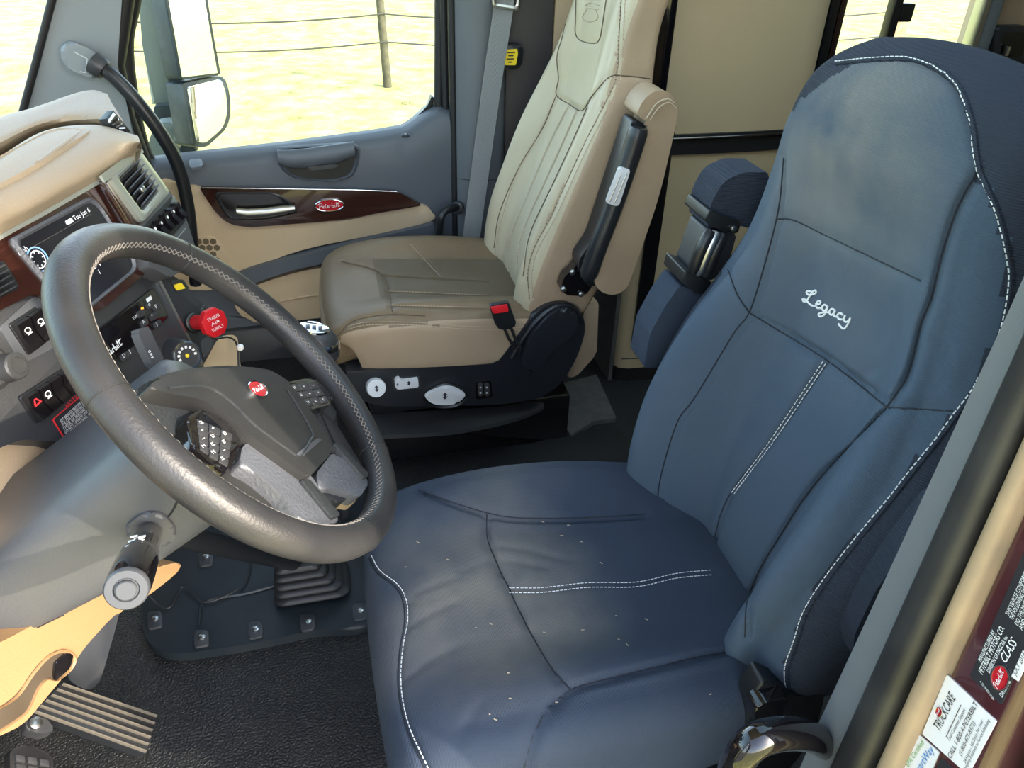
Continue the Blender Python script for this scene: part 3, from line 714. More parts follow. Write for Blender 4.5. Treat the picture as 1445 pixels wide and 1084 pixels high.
# ================================================================== DRIVER SEAT
DYC = 0.755
ds = thing('driver_seat', 'navy fabric driver seat with white stitching and embroidered headrest', 'seat', (0.30, DYC, 0.0))
NFS = 150
# cushion
S = pad([(0.60, 0.400), (0.50, 0.408), (0.36, 0.415), (0.22, 0.425), (0.10, 0.430), (0.035, 0.418), (0.005, 0.385), (0.0, 0.33), (0.02, 0.24)],
        [0.235, 0.25, 0.262, 0.265, 0.262, 0.255, 0.250, 0.245, 0.235], [0.12, 0.13, 0.14, 0.15, 0.16, 0.15, 0.13, 0.10, 0.06],
        [0.02, 0.030, 0.046, 0.040, 0.018, 0.005, 0, 0, 0], N=150, NF=NFS, corner=0.045, bstart=0.42, endk=(0.03, 0.03), flip=-1,
        crown=[0, 0.0, 0.004, 0.008, 0.012, 0.012, 0.010, 0.006, 0])
V, F = pad_mesh(S, DYC); bv = bvh_of(V, F)
CS = {'far': [(590, 692), (596, 694), (641, 710), (688, 724), (731, 731), (821, 731), (911, 726)],
      'pleat': [(687, 725), (688, 761), (705, 804), (718, 830), (740, 877), (774, 937), (805, 974)],
      'mid': [(718, 830), (765, 830), (829, 823), (898, 822), (954, 810), (1005, 805)],
      'near': [(1056, 915), (992, 926), (928, 941), (842, 962), (805, 974), (774, 1001), (752, 1039), (740, 1084), (730, 1130)],
      'front': [(520, 787), (532, 808), (556, 827), (568, 847), (571, 877), (564, 920), (562, 971), (573, 1026), (598, 1082), (620, 1130)]}
L = {k: trace(bv, v, 70) for k, v in CS.items()}
V = groove(V, [L['far'], L['pleat'], L['near']], 0.010, 0.006, (0.3, DYC, 0.0))
V = groove(V, [L['mid']], 0.003, 0.010, (0.3, DYC, 0.0)); V = groove(V, [L['front']], 0.004, 0.006, (0.3, DYC, 0.2))
WR = [[(640, 850), (600, 870), (575, 885)], [(660, 905), (610, 930), (570, 960)], [(690, 770), (740, 775), (800, 790)], [(580, 850), (590, 835), (640, 815)], [(680, 990), (640, 1050)], [(770, 800), (700, 790), (650, 805)]]
V = groove(V, [trace(bv, q, 30) for q in WR], 0.0022, 0.007, (0.3, DYC, 0.0))
cu = mesh('seat_cushion', V, F, 'navy', ds, 60, True); bv = bvh_of(V, F)
def off_line(L_, d):  # sideways parallel of a traced line in the seat plane
    t = np.gradient(L_, axis=0); s = np.cross(t, ZN); s /= np.linalg.norm(s, axis=1)[:, None]+1e-9; return L_ + s*d
m1 = trace(bv, CS['mid'], 60, 0.0012)
m2 = trace(bv, [(a, b+7) for a, b in CS['mid']], 60, 0.0012)
stitches('stitching', [m1, m2, trace(bv, [(a+5, b-3) for a, b in CS['front']], 90, 0.0012)], 'thread', cu, 0.0042, 0.0020, 0.0007)
for k_ in ('far', 'pleat', 'near', 'front'): tube('seam', trace(bv, CS[k_], 70, 0.0002), 0.0010, 'seam_navy', cu, 5)
# crumbs on the cushion are too small to pick apart
crumbs = []
for (a, b) in [(670, 887), (716, 951), (690, 1008), (697, 1015), (784, 992), (718, 986), (868, 870), (884, 910), (910, 874), (820, 890), (872, 903), (846, 794), (790, 757), (764, 736), (800, 742), (1000, 980), (588, 765), (571, 801), (630, 790), (690, 880), (766, 893), (818, 765)]:
    q = trace(bv, [(a, b), (a+random.uniform(2, 5), b+random.uniform(-1, 3))], 2, 0.0012)
    if len(q) == 2: crumbs.append(q)
cr_ = multi_tube('crumbs', crumbs, 0.0008, 'tan_thread', cu, 4); cr_['kind'] = 'stuff'
# backrest
S = pad([(0.575, 0.350), (0.555, 0.42), (0.580, 0.54), (0.612, 0.66), (0.634, 0.76), (0.640, 0.86), (0.628, 0.96), (0.616, 1.04), (0.632, 1.105), (0.680, 1.142), (0.74, 1.150)],
        [0.22, 0.262, 0.285, 0.288, 0.275, 0.252, 0.232, 0.218, 0.205, 0.185, 0.15],
        [0.12, 0.14, 0.16, 0.17, 0.17, 0.17, 0.17, 0.17, 0.16, 0.12, 0.08],
        [0.075, 0.100, 0.110, 0.100, 0.075, 0.045, 0.020, 0.004, 0.0, 0, 0], N=170, NF=NFS, corner=0.055, bstart=0.36, endk=(0.04, 0.05), flip=1,
        crown=[0, 0, 0.002, 0.004, 0.002, 0.0, 0.006, 0.016, 0.018, 0.014, 0.01])
V, F = pad_mesh(S, DYC); bv = bvh_of(V, F)
BS = {'farb': [(1106, 223), (1098, 298), (1076, 383), (1057, 441), (1035, 471), (981, 560), (957, 593), (937, 654), (929, 694), (931, 720)],
      'ftop': [(1027, 380), (1040, 415), (1057, 441)], 'arc': [(1095, 309), (1120, 311), (1173, 336), (1299, 396)],
      'low': [(1057, 441), (1111, 474), (1161, 505), (1208, 540), (1251, 575)],
      'mid': [(1161, 510), (1087, 621), (1030, 698), (1010, 751), (1005, 791)],
      'nearu': [(1378, 245), (1352, 291), (1330, 356), (1314, 420), (1299, 458), (1280, 530), (1251, 575)],
      'nearl': [(1251, 575), (1151, 682), (1099, 759), (1070, 808), (1054, 852), (1051, 899)],
      'cross': [(1251, 575), (1345, 580)],
      'edge': [(1180, 88), (1232, 83), (1285, 83), (1325, 99), (1352, 125), (1370, 174), (1380, 235), (1406, 300), (1421, 364), (1423, 400), (1412, 460), (1390, 516), (1346, 585), (1265, 690), (1184, 791), (1139, 856), (1123, 899), (1108, 945), (1112, 981)]}
L = {k: trace(bv, v, 90) for k, v in BS.items()}
cen = (0.85, DYC, 0.75)
V = groove(V, [L['farb'], L['low'], L['nearl'], L['nearu'], L['mid']], 0.013, 0.006, cen)
V = groove(V, [L['arc'], L['ftop'], L['cross']], 0.005, 0.006, cen); V = groove(V, [L['edge']], 0.004, 0.005, cen)
WR = [[(1130, 430), (1120, 470), (1135, 500)], [(1085, 395), (1100, 440), (1105, 465)], [(1190, 545), (1235, 520), (1262, 512)], [(1215, 560), (1240, 548), (1260, 545)], [(1010, 720), (960, 740), (930, 735)], [(1000, 690), (970, 705)], [(955, 590), (935, 620), (905, 635)], [(1200, 1000), (1240, 940), (1260, 900)], [(1060, 860), (1085, 900), (1100, 940)]]
V = groove(V, [trace(bv, q, 30) for q in WR], 0.003, 0.008, cen)
br = mesh('backrest', V, F, 'navy_back', ds, 60, True); bv = bvh_of(V, F)
me = br.data; me.materials.append(MATS['navy_rib'])
sm = L['edge']; sm = sm[np.argsort(sm[:, 2])]; ztop = sm[-1, 2]
for poly in me.polygons:                                     # ribbed side panels outside the edge seam
    c = poly.center; yy = c.y if c.y < 0.86 else 2*DYC - c.y
    if c.z > 1.06:
        sp_ = sm[np.argmin(np.abs(sm[:, 1]-yy) + 10*(sm[:, 2] < 0.95))]; rb_ = c.x > sp_[0] + 0.002
    else: rb_ = yy < float(np.interp(c.z, sm[:, 2], np.minimum(sm[:, 1], DYC-0.02)))
    if rb_ or poly.normal.x > 0.25: poly.material_index = 1
stitches('stitching', [trace(bv, BS['edge'], 160, 0.0028), trace(bv, BS['mid'][:3], 60, 0.0012), trace(bv, [(a+4, b+3) for a, b in BS['mid'][:3]], 60, 0.0012)], 'thread', br, 0.0046, 0.0022, 0.0008)
# embroidered script word
LEG = [[(0.9, 2.6), (0.3, 2.3), (0.6, 2.0), (1.25, 2.35), (1.6, 2.75), (1.35, 2.95), (1.0, 2.4), (0.7, 1.4), (0.3, 0.95), (0.0, 1.2), (0.5, 1.25), (1.3, 0.95), (1.9, 1.1)],
       [(1.9, 1.4), (2.4, 1.6), (2.45, 1.95), (2.15, 1.9), (1.95, 1.4), (2.2, 1.0), (2.7, 1.2)],
       [(3.5, 1.85), (3.0, 1.8), (2.85, 1.3), (3.2, 1.05), (3.5, 1.5), (3.55, 1.8), (3.4, 0.7), (2.9, 0.15), (2.6, 0.4), (3.2, 0.85), (3.9, 1.2)],
       [(4.6, 1.85), (4.1, 1.75), (3.95, 1.25), (4.3, 1.05), (4.6, 1.5), (4.65, 1.8), (4.6, 1.2), (4.9, 1.1), (5.1, 1.25)],
       [(5.8, 1.75), (5.4, 1.85), (5.1, 1.4), (5.4, 1.05), (5.9, 1.2)],
       [(6.1, 1.85), (6.1, 1.3), (6.4, 1.1), (6.75, 1.5), (6.85, 1.85), (6.75, 1.0), (6.4, 0.2), (5.9, 0.25), (5.5, 0.45)]]
A0, EX, EY = np.array((1134.0, 424.0)), np.array((9.6, 5.0)), np.array((2.6, -10.6))
emb = [trace(bv, [tuple(A0 + EX*(x-0.1) + EY*(y-1.0)) for x, y in s], 40, 0.0013) for s in LEG]
tube('piping', trace(bv, [(a+3, b+2) for a, b in BS['edge']], 160, 0.0), 0.0036, 'navy_rib', br, 6)
for k_ in ('farb', 'low', 'nearl', 'nearu', 'mid', 'arc', 'ftop', 'cross'): tube('seam', trace(bv, BS[k_], 70, 0.0002), 0.0011, 'seam_navy', br, 5)
e_ = multi_tube('embroidery', emb, 0.0014, 'thread', br, 5); e_['label'] = 'white script lettering'
# folded armrest on the inboard side
ar = struct('armrest'); del ar['kind']; ar.parent = ds; ar.matrix_parent_inverse = Matrix.Translation(-ds.location)
AY = 1.075
def A_(pts, y=AY-0.035): return np.array([PY(a, b, y) for a, b in pts])
slab('armrest_pad', A_(rounded([(998, 322), (1004, 285), (1022, 255), (1050, 243), (1085, 243), (1085, 330), (1042, 318), (1020, 320)], [4, 12, 12, 8, 6, 4, 4, 4], 5)), NY, 0.07, 'navy_rib', ar, 0.022, 5, 80)
slab('upper_clamp', A_(rounded([(1001, 296), (1016, 303), (1046, 313), (1041, 330), (1010, 322), (994, 312)], 3), AY-0.045), NY, 0.075, 'black_plastic', ar, 0.006)
lathe('clamp_screw', [(0.005, 0), (0.005, 0.003), (0.003, 0.004)], PY(1035, 322, AY-0.046), NY, 'satin', ar, 12)
for dx in (0, 9, 18):
    tube('adjuster_rib', catmull([PY(1003+dx, 325+dx*0.25, AY-0.045), PY(990+dx, 350+dx*0.3, AY-0.05), PY(977+dx, 384+dx*0.3, AY-0.045)], 10), [0.008]+[0.0105]*8+[0.008], 'satin' if dx == 9 else 'black_plastic', ar, 8)
slab('adjuster_body', A_(rounded([(998, 322), (1040, 330), (1030, 365), (1010, 395), (975, 395), (976, 380)], 5), AY-0.032), NY, 0.06, 'dark_plastic', ar, 0.006)
slab('lower_clamp', A_(rounded([(967, 382), (985, 390), (1004, 398), (998, 412), (984, 416), (962, 400)], 3), AY-0.045), NY, 0.075, 'black_plastic', ar, 0.006)
slab('armrest_sleeve', A_(rounded([(960, 402), (985, 414), (1010, 400), (985, 450), (930, 520), (908, 520), (918, 470), (940, 430)], 6), AY-0.030), NY, 0.065, 'navy', ar, 0.02, 5, 80)
# near side armrest tucked beside the backrest
na = slab('side_armrest', [PY(a, b, 0.452) for a, b in rounded([(1204, 900), (1235, 835), (1280, 770), (1326, 712), (1360, 705), (1310, 850), (1215, 940), (1206, 928)], 12, 5)], NY, 0.025, 'navy_rib', ds, 0.02, 4)
# base and controls
box('suspension_base', (0.33, DYC, 0.12), (0.46, 0.34, 0.24), 'black_plastic', ds, 0.02)
box('seat_pan', (0.30, DYC, 0.272), (0.52, 0.44, 0.05), 'seat_plastic', ds, 0.015)
rl = slab('recliner_cover', [PY(a, b, 0.49) for a, b in rounded([(1060, 985), (1078, 960), (1130, 985), (1165, 975), (1150, 1040), (1110, 1090), (1050, 1110)], 8)], NY, 0.03, 'black_plastic', ds, 0.006)
slab('recliner_lever', [PY(a, b, 0.472) for a, b in rounded([(1066, 1000), (1080, 992), (1112, 985), (1104, 1015), (1064, 1022)], 5)], NY, 0.022, 'black_gloss', ds, 0.006)
bk = box('belt_buckle', PY(893, 690, 1.04), (0.05, 0.025, 0.014), 'knob_red', ds, 0.003, axes=[(0.9, 0, -0.2), (0, 1, 0), (0.2, 0, 0.9)]); bk['label'] = 'red belt buckle button'
# grab handle on the jamb beside the driver seat
hg = thing('jamb_handle', 'thick glossy black grab handle low on the driver door jamb', 'grab handle', tuple(PY(1160, 1050, 0.355)))
hpts = [PY(1168, 1052, 0.352), PY(1140, 1038, 0.345), PY(1100, 1036, 0.335), PY(1068, 1045, 0.33), PY(1045, 1068, 0.33), PY(1032, 1105, 0.335), PY(1026, 1150, 0.345)]
tube('bar', catmull(hpts, 40), 0.0152, 'black_gloss', hg, 16)
lathe('socket', [(0.022, 0), (0.022, 0.01), (0.014, 0.02)], PY(1176, 1056, 0.358), (-1, -0.1, 0.1), 'black_plastic', hg, 18)

# ================================================================== PASSENGER SEAT
PYC = 1.77
ps = thing('passenger_seat', 'tan leather passenger seat with worn brown cushion and black base', 'seat', (0.25, PYC, 0.0))
S = pad([(0.52, 0.425), (0.42, 0.432), (0.30, 0.440), (0.16, 0.448), (0.06, 0.450), (0.0, 0.440), (-0.030, 0.410), (-0.035, 0.36), (-0.02, 0.31)],
        [0.235, 0.24, 0.245, 0.245, 0.238, 0.228, 0.22, 0.215, 0.205], [0.11, 0.12, 0.13, 0.13, 0.13, 0.12, 0.11, 0.09, 0.06],
        [0.015, 0.02, 0.028, 0.026, 0.012, 0.003, 0, 0, 0], N=130, NF=NFS, corner=0.030, bstart=0.5, endk=(0.03, 0.03), flip=-1,
        crown=[0, 0, 0.004, 0.006, 0.010, 0.012, 0.010, 0.006, 0])
V, F = pad_mesh(S, PYC); bv = bvh_of(V, F)
QS = {'near': [(491, 461), (520, 455), (586, 455), (653, 460), (702, 461), (740, 462)], 'front': [(481, 368), (540, 388), (554, 441)], 'far': [(540, 388), (600, 392), (690, 397)],
      'tongue': [(580, 346), (600, 368), (624, 393)], 'pl1': [(549, 411), (600, 413), (690, 417)], 'pl2': [(552, 431), (600, 432), (690, 434)], 'corner': [(470, 480), (481, 469), (499, 453), (549, 444), (600, 446)]}
L = {k: trace(bv, v, 60) for k, v in QS.items()}
cen = (0.2, PYC, 0.1)
V = groove(V, [L['front'], L['far'], L['pl1'], L['pl2'], L['corner']], 0.006, 0.006, cen); V = groove(V, [L['near'], L['tongue']], 0.0035, 0.005, cen)
pcu = mesh('seat_cushion', V, F, 'worn_leather', ps, 60, True); bv = bvh_of(V, F)
me = pcu.data; me.materials.append(MATS['tan_leather']); me.materials.append(MATS['insert_leather'])
for poly in me.polygons:
    c = poly.center
    if poly.normal.z < 0.45 and ((c.y < PYC-0.222 and c.z < 0.447) or c.x < -0.02): poly.material_index = 1
    elif abs(c.y-PYC+0.01) < 0.115 and c.x > 0.10: poly.material_index = 2
stitches('stitching', [trace(bv, QS['near'], 60, 0.001), trace(bv, [(a, b+4) for a, b in QS['near']], 60, 0.001), trace(bv, QS['tongue'], 40, 0.001), trace(bv, QS['pl1'], 40, 0.001), trace(bv, QS['pl2'], 40, 0.001)], 'tan_thread', pcu, 0.005, 0.002, 0.0009)
for k_ in ('front', 'far', 'tongue', 'corner'): tube('seam', trace(bv, QS[k_], 50, 0.0002), 0.0013, 'seam_tan', pcu, 5)
S = pad([(0.452, 0.38), (0.450, 0.44), (0.475, 0.54), (0.512, 0.64), (0.555, 0.76), (0.592, 0.87), (0.615, 0.97), (0.640, 1.08), (0.690, 1.20), (0.75, 1.28)],
        [0.20, 0.225, 0.238, 0.240, 0.238, 0.225, 0.195, 0.178, 0.168, 0.14],
        [0.12, 0.13, 0.14, 0.15, 0.145, 0.115, 0.085, 0.075, 0.07, 0.05],
        [0.025, 0.036, 0.046, 0.050, 0.048, 0.036, 0.022, 0.012, 0.004, 0], N=150, NF=NFS, corner=0.028, bstart=0.42, endk=(0.03, 0.06), flip=1,
        crown=[0, 0.004, 0.006, 0.004, 0.002, 0, 0.004, 0.01, 0.012, 0.01])
V, F = pad_mesh(S, PYC); bv = bvh_of(V, F)
RS = {'head': [(806, 0), (794, 50), (786, 80), (788, 111), (785, 134), (803, 147), (821, 156), (835, 136), (857, 111), (871, 105)],
      'emb': [(813, -5), (812, 30), (812, 47), (819, 57), (838, 61), (846, 55), (850, 35), (856, -5)],
      'side': [(877, -10), (873, 55), (870, 105), (860, 133), (821, 210), (780, 300), (755, 347), (745, 383), (747, 422)],
      'c1': [(784, 136), (755, 199), (727, 250), (702, 333), (700, 369)], 'c2': [(803, 147), (777, 199), (755, 250), (719, 341), (718, 386)],
      'c3': [(814, 155), (791, 208), (772, 250), (736, 333), (729, 394)], 'cross': [(870, 106), (895, 108), (917, 111)], 'wing': [(785, 134), (766, 180), (733, 235), (705, 300), (697, 350)],
      'nearc': [(835, 136), (812, 190), (780, 260), (748, 330), (738, 390)]}
L = {k: trace(bv, v, 80) for k, v in RS.items()}
cen = (0.8, PYC, 0.8)
V = groove(V, [L[k] for k in ('head', 'c1', 'c2', 'c3', 'nearc', 'wing')], 0.006, 0.006, cen); V = groove(V, [L[k] for k in ('emb', 'side', 'cross')], 0.0035, 0.0045, cen)
pbr = mesh('backrest', V, F, 'cream_leather', ps, 60, True); bv = bvh_of(V, F)
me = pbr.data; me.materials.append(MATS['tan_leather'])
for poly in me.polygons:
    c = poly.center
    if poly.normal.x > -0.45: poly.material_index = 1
def near_off(px, d): return [(a+d, b+d*0.4) for a, b in px]
stitches('stitching', [trace(bv, RS['side'], 110, 0.001), trace(bv, near_off(RS['side'], 6), 110, 0.001), trace(bv, RS['c1'], 60, 0.001), trace(bv, RS['c2'], 60, 0.001), trace(bv, RS['c3'], 60, 0.001)], 'tan_thread', pbr, 0.006, 0.0025, 0.0009)
for k_ in ('head', 'emb', 'side', 'cross', 'wing', 'nearc'): tube('seam', trace(bv, RS[k_], 70, 0.0002), 0.0013, 'seam_tan', pbr, 5)
pe = multi_tube('pressed_emblem', [trace(bv, [(828, 14), (822, 25), (832, 31), (844, 26), (841, 14)], 16, 0.0008), trace(bv, [(826, 8), (834, 4), (846, 8)], 12, 0.0008), trace(bv, [(827, 12), (845, 13)], 8, 0.0008)], 0.0008, 'tan_thread', pbr, 4)
# folded armrest on the near side
ra = struct('armrest'); del ra['kind']; ra.parent = ps; ra.matrix_parent_inverse = Matrix.Translation(-ps.location)
RY = 1.50
def R_(pts, y=RY-0.04): return np.array([PY(a, b, y) for a, b in pts])
padp = rounded([(898, 163), (906, 143), (924, 127), (945, 130), (958, 148), (955, 172), (930, 280), (885, 408), (866, 418), (844, 411), (834, 386), (880, 290), (912, 190), (914, 172)], [6, 10, 10, 12, 12, 8, 40, 16, 12, 12, 12, 30, 10, 4], 6)
ap_ = slab('armrest_pad', R_(padp), NY, 0.075, 'tan_leather', ra, 0.014, 4)
tube('piping', [PY(a, b, RY-0.055) for a, b in catmull([(912, 168), (926, 147), (942, 140), (952, 146)], 16)], 0.0018, 'tan_thread', ap_, 6)
tube('piping', [PY(a, b, RY-0.055) for a, b in catmull([(917, 170), (930, 152), (944, 145), (953, 152)], 16)], 0.0018, 'tan_thread', ap_, 6)
slab('armrest_frame', R_(rounded([(893, 168), (905, 172), (915, 182), (912, 205), (868, 330), (843, 400), (832, 408), (818, 385), (816, 368), (836, 340)], [6, 6, 6, 6, 20, 10, 8, 12, 12, 14], 5), RY-0.032), NY, 0.05, 'black_plastic', ra, 0.006)
arm_path = [PY(902, 180, RY-0.05), PY(889, 222, RY-0.05), PY(866, 290, RY-0.05), PY(845, 345, RY-0.05), PY(829, 392, RY-0.045)]
tube('arm_tube', catmull(arm_path, 24), [0.018]+[0.021]*22+[0.017], 'seat_plastic', ra, 14)
aj = slab('angle_adjuster', R_(rounded([(873, 236), (890, 240), (873, 292), (854, 286)], 4), RY-0.075), unit((-0.3, -1, 0.1)), 0.012, 'white_plastic', ra, 0.003); aj['label'] = 'pale grey adjuster roller'
for d in (-4.5, 3.5):
    tube('adjuster_groove', [PY(881+d, 245, RY-0.0762), PY(864+d, 285, RY-0.0762)], 0.0016, 'satin', aj, 6)
hb_ = slab('hinge_bracket', R_(rounded([(806, 383), (815, 372), (835, 395), (838, 400), (826, 418), (800, 417), (790, 408), (797, 390)], 4), RY-0.012), NY, 0.03, 'black_gloss', ra, 0.004)
for a, b in ((808, 384), (795, 408), (820, 415)): lathe('bolt', [(0.007, 0), (0.007, 0.003), (0.004, 0.006)], PY(a, b, RY-0.013), NY, 'satin', hb_, 12)
# black side shell with the controls
SY = 1.525
def S_(pts, y=SY): return np.array([PY(a, b, y) for a, b in pts])
sh = slab('side_shell', S_(rounded([(486, 524), (700, 514), (712, 500), (730, 475), (752, 446), (772, 430), (800, 426), (822, 440), (827, 465), (815, 505), (790, 545), (760, 563), (700, 572), (540, 574), (510, 566)], [6, 6, 10, 10, 10, 14, 14, 14, 14, 20, 20, 14, 30, 20, 10], 5)), NY, 0.05, 'seat_plastic', ps, 0.010, 3)
rcv = slab('recliner_cover', S_(rounded([(735, 510), (745, 480), (772, 448), (795, 434), (812, 438), (819, 455), (812, 472), (780, 495), (762, 522), (745, 530)], 10, 5), SY-0.022), NY, 0.03, 'seat_plastic', ps, 0.014, 4)
tube('shell_ridge', catmull(S_([(722, 505), (738, 478), (760, 450), (785, 432), (808, 433), (821, 452)], SY-0.004), 30), 0.006, 'seat_plastic', ps, 8)
kb = lathe('height_knob', [(0.022, 0), (0.023, 0.018), (0.021, 0.024), (0.0, 0.025)], PY(529, 545, SY-0.002), (0.1, -1, 0.35), 'white_plastic', ps, 28); kb['label'] = 'round pale grey adjuster knob'
def arrow(name, c, hgt, parent, n=NY, up=ZN, mt_='black_print'):
    ex = np.cross(up, n); c = np.array(c)
    pts = [(-0.25, -0.2), (-0.25, 0.2), (-0.7, 0.2), (0, 1), (0.7, 0.2), (0.25, 0.2), (0.25, -0.2), (0.7, -0.2), (0, -1), (-0.7, -0.2)]
    return slab(name, [c + unit(ex)*x*hgt*0.5 + unit(up)*y*hgt*0.5 for x, y in pts[::-1]], n, 0.0004, mt_, parent)
nk = unit((0.1, -1, 0.35)); arrow('arrow_mark', PY(529, 545, SY-0.002) + nk*0.0258, 0.016, kb, nk, unit(ZN - nk*(nk @ ZN)))
sw_ = slab('tilt_switch', S_(rounded([(557, 537), (562, 534), (568, 538), (590, 535), (591, 547), (562, 550), (558, 548)], 2), SY-0.012), NY, 0.014, 'white_plastic', ps, 0.003)
slab('switch_bezel', S_(rounded([(553, 533), (592, 531), (595, 549), (556, 552)], 3), SY-0.002), NY, 0.004, 'dark_plastic', ps, 0.001)
arrow('arrow_mark', PY(577, 541, SY-0.0125), 0.012, sw_); arrow('arrow_mark', PY(561, 543, SY-0.0125), 0.008, sw_)
ev = slab('recline_paddle', S_(catmull([(600, 561), (613, 552), (630, 547), (645, 550), (657, 559), (645, 569), (628, 572), (612, 570)], 32, True), SY-0.018), NY, 0.02, 'white_plastic', ps, 0.004, 3); ev['label'] = 'pale grey pointed oval paddle'
ring('paddle_bezel', S_(catmull([(596, 561), (608, 549), (630, 541), (650, 548), (661, 559), (648, 573), (628, 577), (608, 574)], 32, True), SY-0.006), S_(catmull([(599, 561), (612, 551), (630, 545), (646, 549), (658, 559), (646, 570), (628, 573), (611, 571)], 32, True), SY-0.006), NY, 0.008, 'black_plastic', ps, 40, 0.003)
arrow('arrow_mark', PY(628, 559, SY-0.0185), 0.020, ev)
slab('rocker_bezel', S_(rounded([(671, 539), (693, 538), (695, 561), (672, 564)], 2), SY-0.002), NY, 0.004, 'black_gloss', ps, 0.001)
for a in (678, 687):
    rk = slab('rocker_switch', S_(rounded([(a-3.5, 542), (a+3.5, 541.5), (a+4, 559), (a-3, 560)], 2), SY-0.008), NY, 0.008, 'dark_plastic', ps, 0.002)
    box('mark', PY(a, 547, SY-0.0086), (0.005, 0.0006, 0.0015), 'white_print', rk, 0); box('mark', PY(a, 547, SY-0.0086), (0.0015, 0.0006, 0.005), 'white_print', rk, 0); box('mark', PY(a, 554.5, SY-0.0086), (0.004, 0.0006, 0.004), 'white_print', rk, 0)
# belt buckle on its cable stalk
bu = slab('belt_buckle', [PY(a, b, 1.50) for a, b in rounded([(690, 432), (718, 427), (729, 457), (724, 464), (705, 466), (699, 458)], 3)], unit((-0.15, -1, 0.2)), 0.022, 'black_plastic', ps, 0.004)
slab('release_button', [PY(a, b, 1.493) for a, b in rounded([(692, 434), (716, 430), (718, 440), (696, 443)], 2)], unit((-0.15, -1, 0.2)), 0.008, 'knob_red', bu, 0.002)
for d in (0, 9): tube('buckle_cable', [PY(712+d, 464-d*0.2, 1.51), PY(718+d, 478, 1.512), PY(727+d*0.9, 492, 1.515)], 0.0035, 'rubber', bu, 8)
# underside: shield and riser
slab('under_shield', [PZ(a, b, 0.155) for a, b in catmull([(516, 585), (600, 580), (700, 574), (757, 566), (765, 574), (720, 592), (640, 608), (560, 613), (522, 613)], 40, True)], ZN, 0.012, 'dark_plastic', ps, 0.003)
box('seat_riser', (0.30, 1.80, 0.075), (0.56, 0.40, 0.15), 'black_gloss', ps, 0.01)
box('suspension', (0.27, 1.78, 0.23), (0.44, 0.36, 0.16), 'black_plastic', ps, 0.02)
slab('rear_skirt', [PY(a, b, 1.60) for a, b in rounded([(826, 430), (845, 425), (842, 500), (815, 530), (800, 535), (815, 490)], 6)], NY, 0.03, 'tan_leather', ps, 0.008)

# ---- passenger seat belt
sb = thing('seat_belt', 'grey seat belt webbing hanging from the passenger pillar', 'seat belt', tuple(PY(662, 385, 2.13)))
bpth = [PY(713, -40, 2.165), PY(711, 5, 2.16), PY(697, 100, 2.155), PY(683, 200, 2.15), PY(671, 290, 2.14), PY(664, 345, 2.13), PY(662, 370, 2.12)]
strip('webbing', catmull(bpth, 40), (1, -0.15, 0.0), 0.052, 0.002, 'belt', sb)
strip('end_tag', [PY(664, 338, 2.128), PY(663, 350, 2.124), PY(662, 360, 2.12)], (1, -0.15, 0), 0.040, 0.014, 'white_plastic', sb)
strip('anchor_sleeve', [PY(662.5, 352, 2.126), PY(661, 372, 2.124), PY(660, 382, 2.124)], (1, -0.15, 0), [0.056, 0.05, 0.034], 0.008, 'belt', sb)
tube('anchor_cable', [PY(666, 384, 2.12), PY(690, 372, 2.08), PY(705, 380, 2.02)], 0.006, 'rubber', sb, 8)
ring('d_ring', [PY(a, b, 2.15) for a, b in rounded([(694, -8), (735, -8), (733, 16), (695, 10)], 4)], [PY(a, b, 2.15) for a, b in rounded([(699, -4), (730, -4), (728, 9), (700, 5)], 3)], NY, 0.01, 'satin', sb, 40, 0.002)
bx_ = thing('belt_guide', 'black belt height guide with a yellow warning label', 'belt guide', tuple(PY(725, 80, 2.19)))
slab('housing', [PY(a, b, 2.165) for a, b in rounded([(712, 64), (733, 62), (739, 68), (737, 92), (728, 99), (708, 98)], 4)], NY, 0.03, 'black_plastic', bx_, 0.005)
yl = slab('warning_label', [PY(a, b, 2.163) for a, b in rounded([(715, 70), (730, 69), (731, 76), (728, 92), (712, 92)], 1.5)], NY, 0.001, 'sticker_yellow', bx_)
for k, wdt in enumerate((0.022, 0.014, 0.02, 0.010)): box('print_line', PY(721.5-k*0.6, 74+k*4.6, 2.1615), (wdt, 0.0004, 0.003), 'black_print', yl, 0)

# ================================================================== STEERING WHEEL
WC = np.array([-0.107, 0.755, 0.820]); TH = 0.707
WNn = np.array([math.cos(TH), 0, math.sin(TH)]); WV = np.array([-math.sin(TH), 0, math.cos(TH)]); WU = YN
sw = thing('steering_wheel', 'worn black leather steering wheel with silver spokes and red badge', 'steering wheel', tuple(WC))
RC = 0.209
rim = [WC + RC*(math.cos(a)*WU + math.sin(a)*WV) for a in np.linspace(0, 2*math.pi, 120, endpoint=False)]
rm = tube('rim', rim, 0.0188, 'wheel_leather', sw, 20, True)
def wheel_pt(px, py, h=0.0): return PP(px, py, WC + h*WNn, WNn)
def WP(pts, h): return np.array([wheel_pt(a, b, h) for a, b in pts])
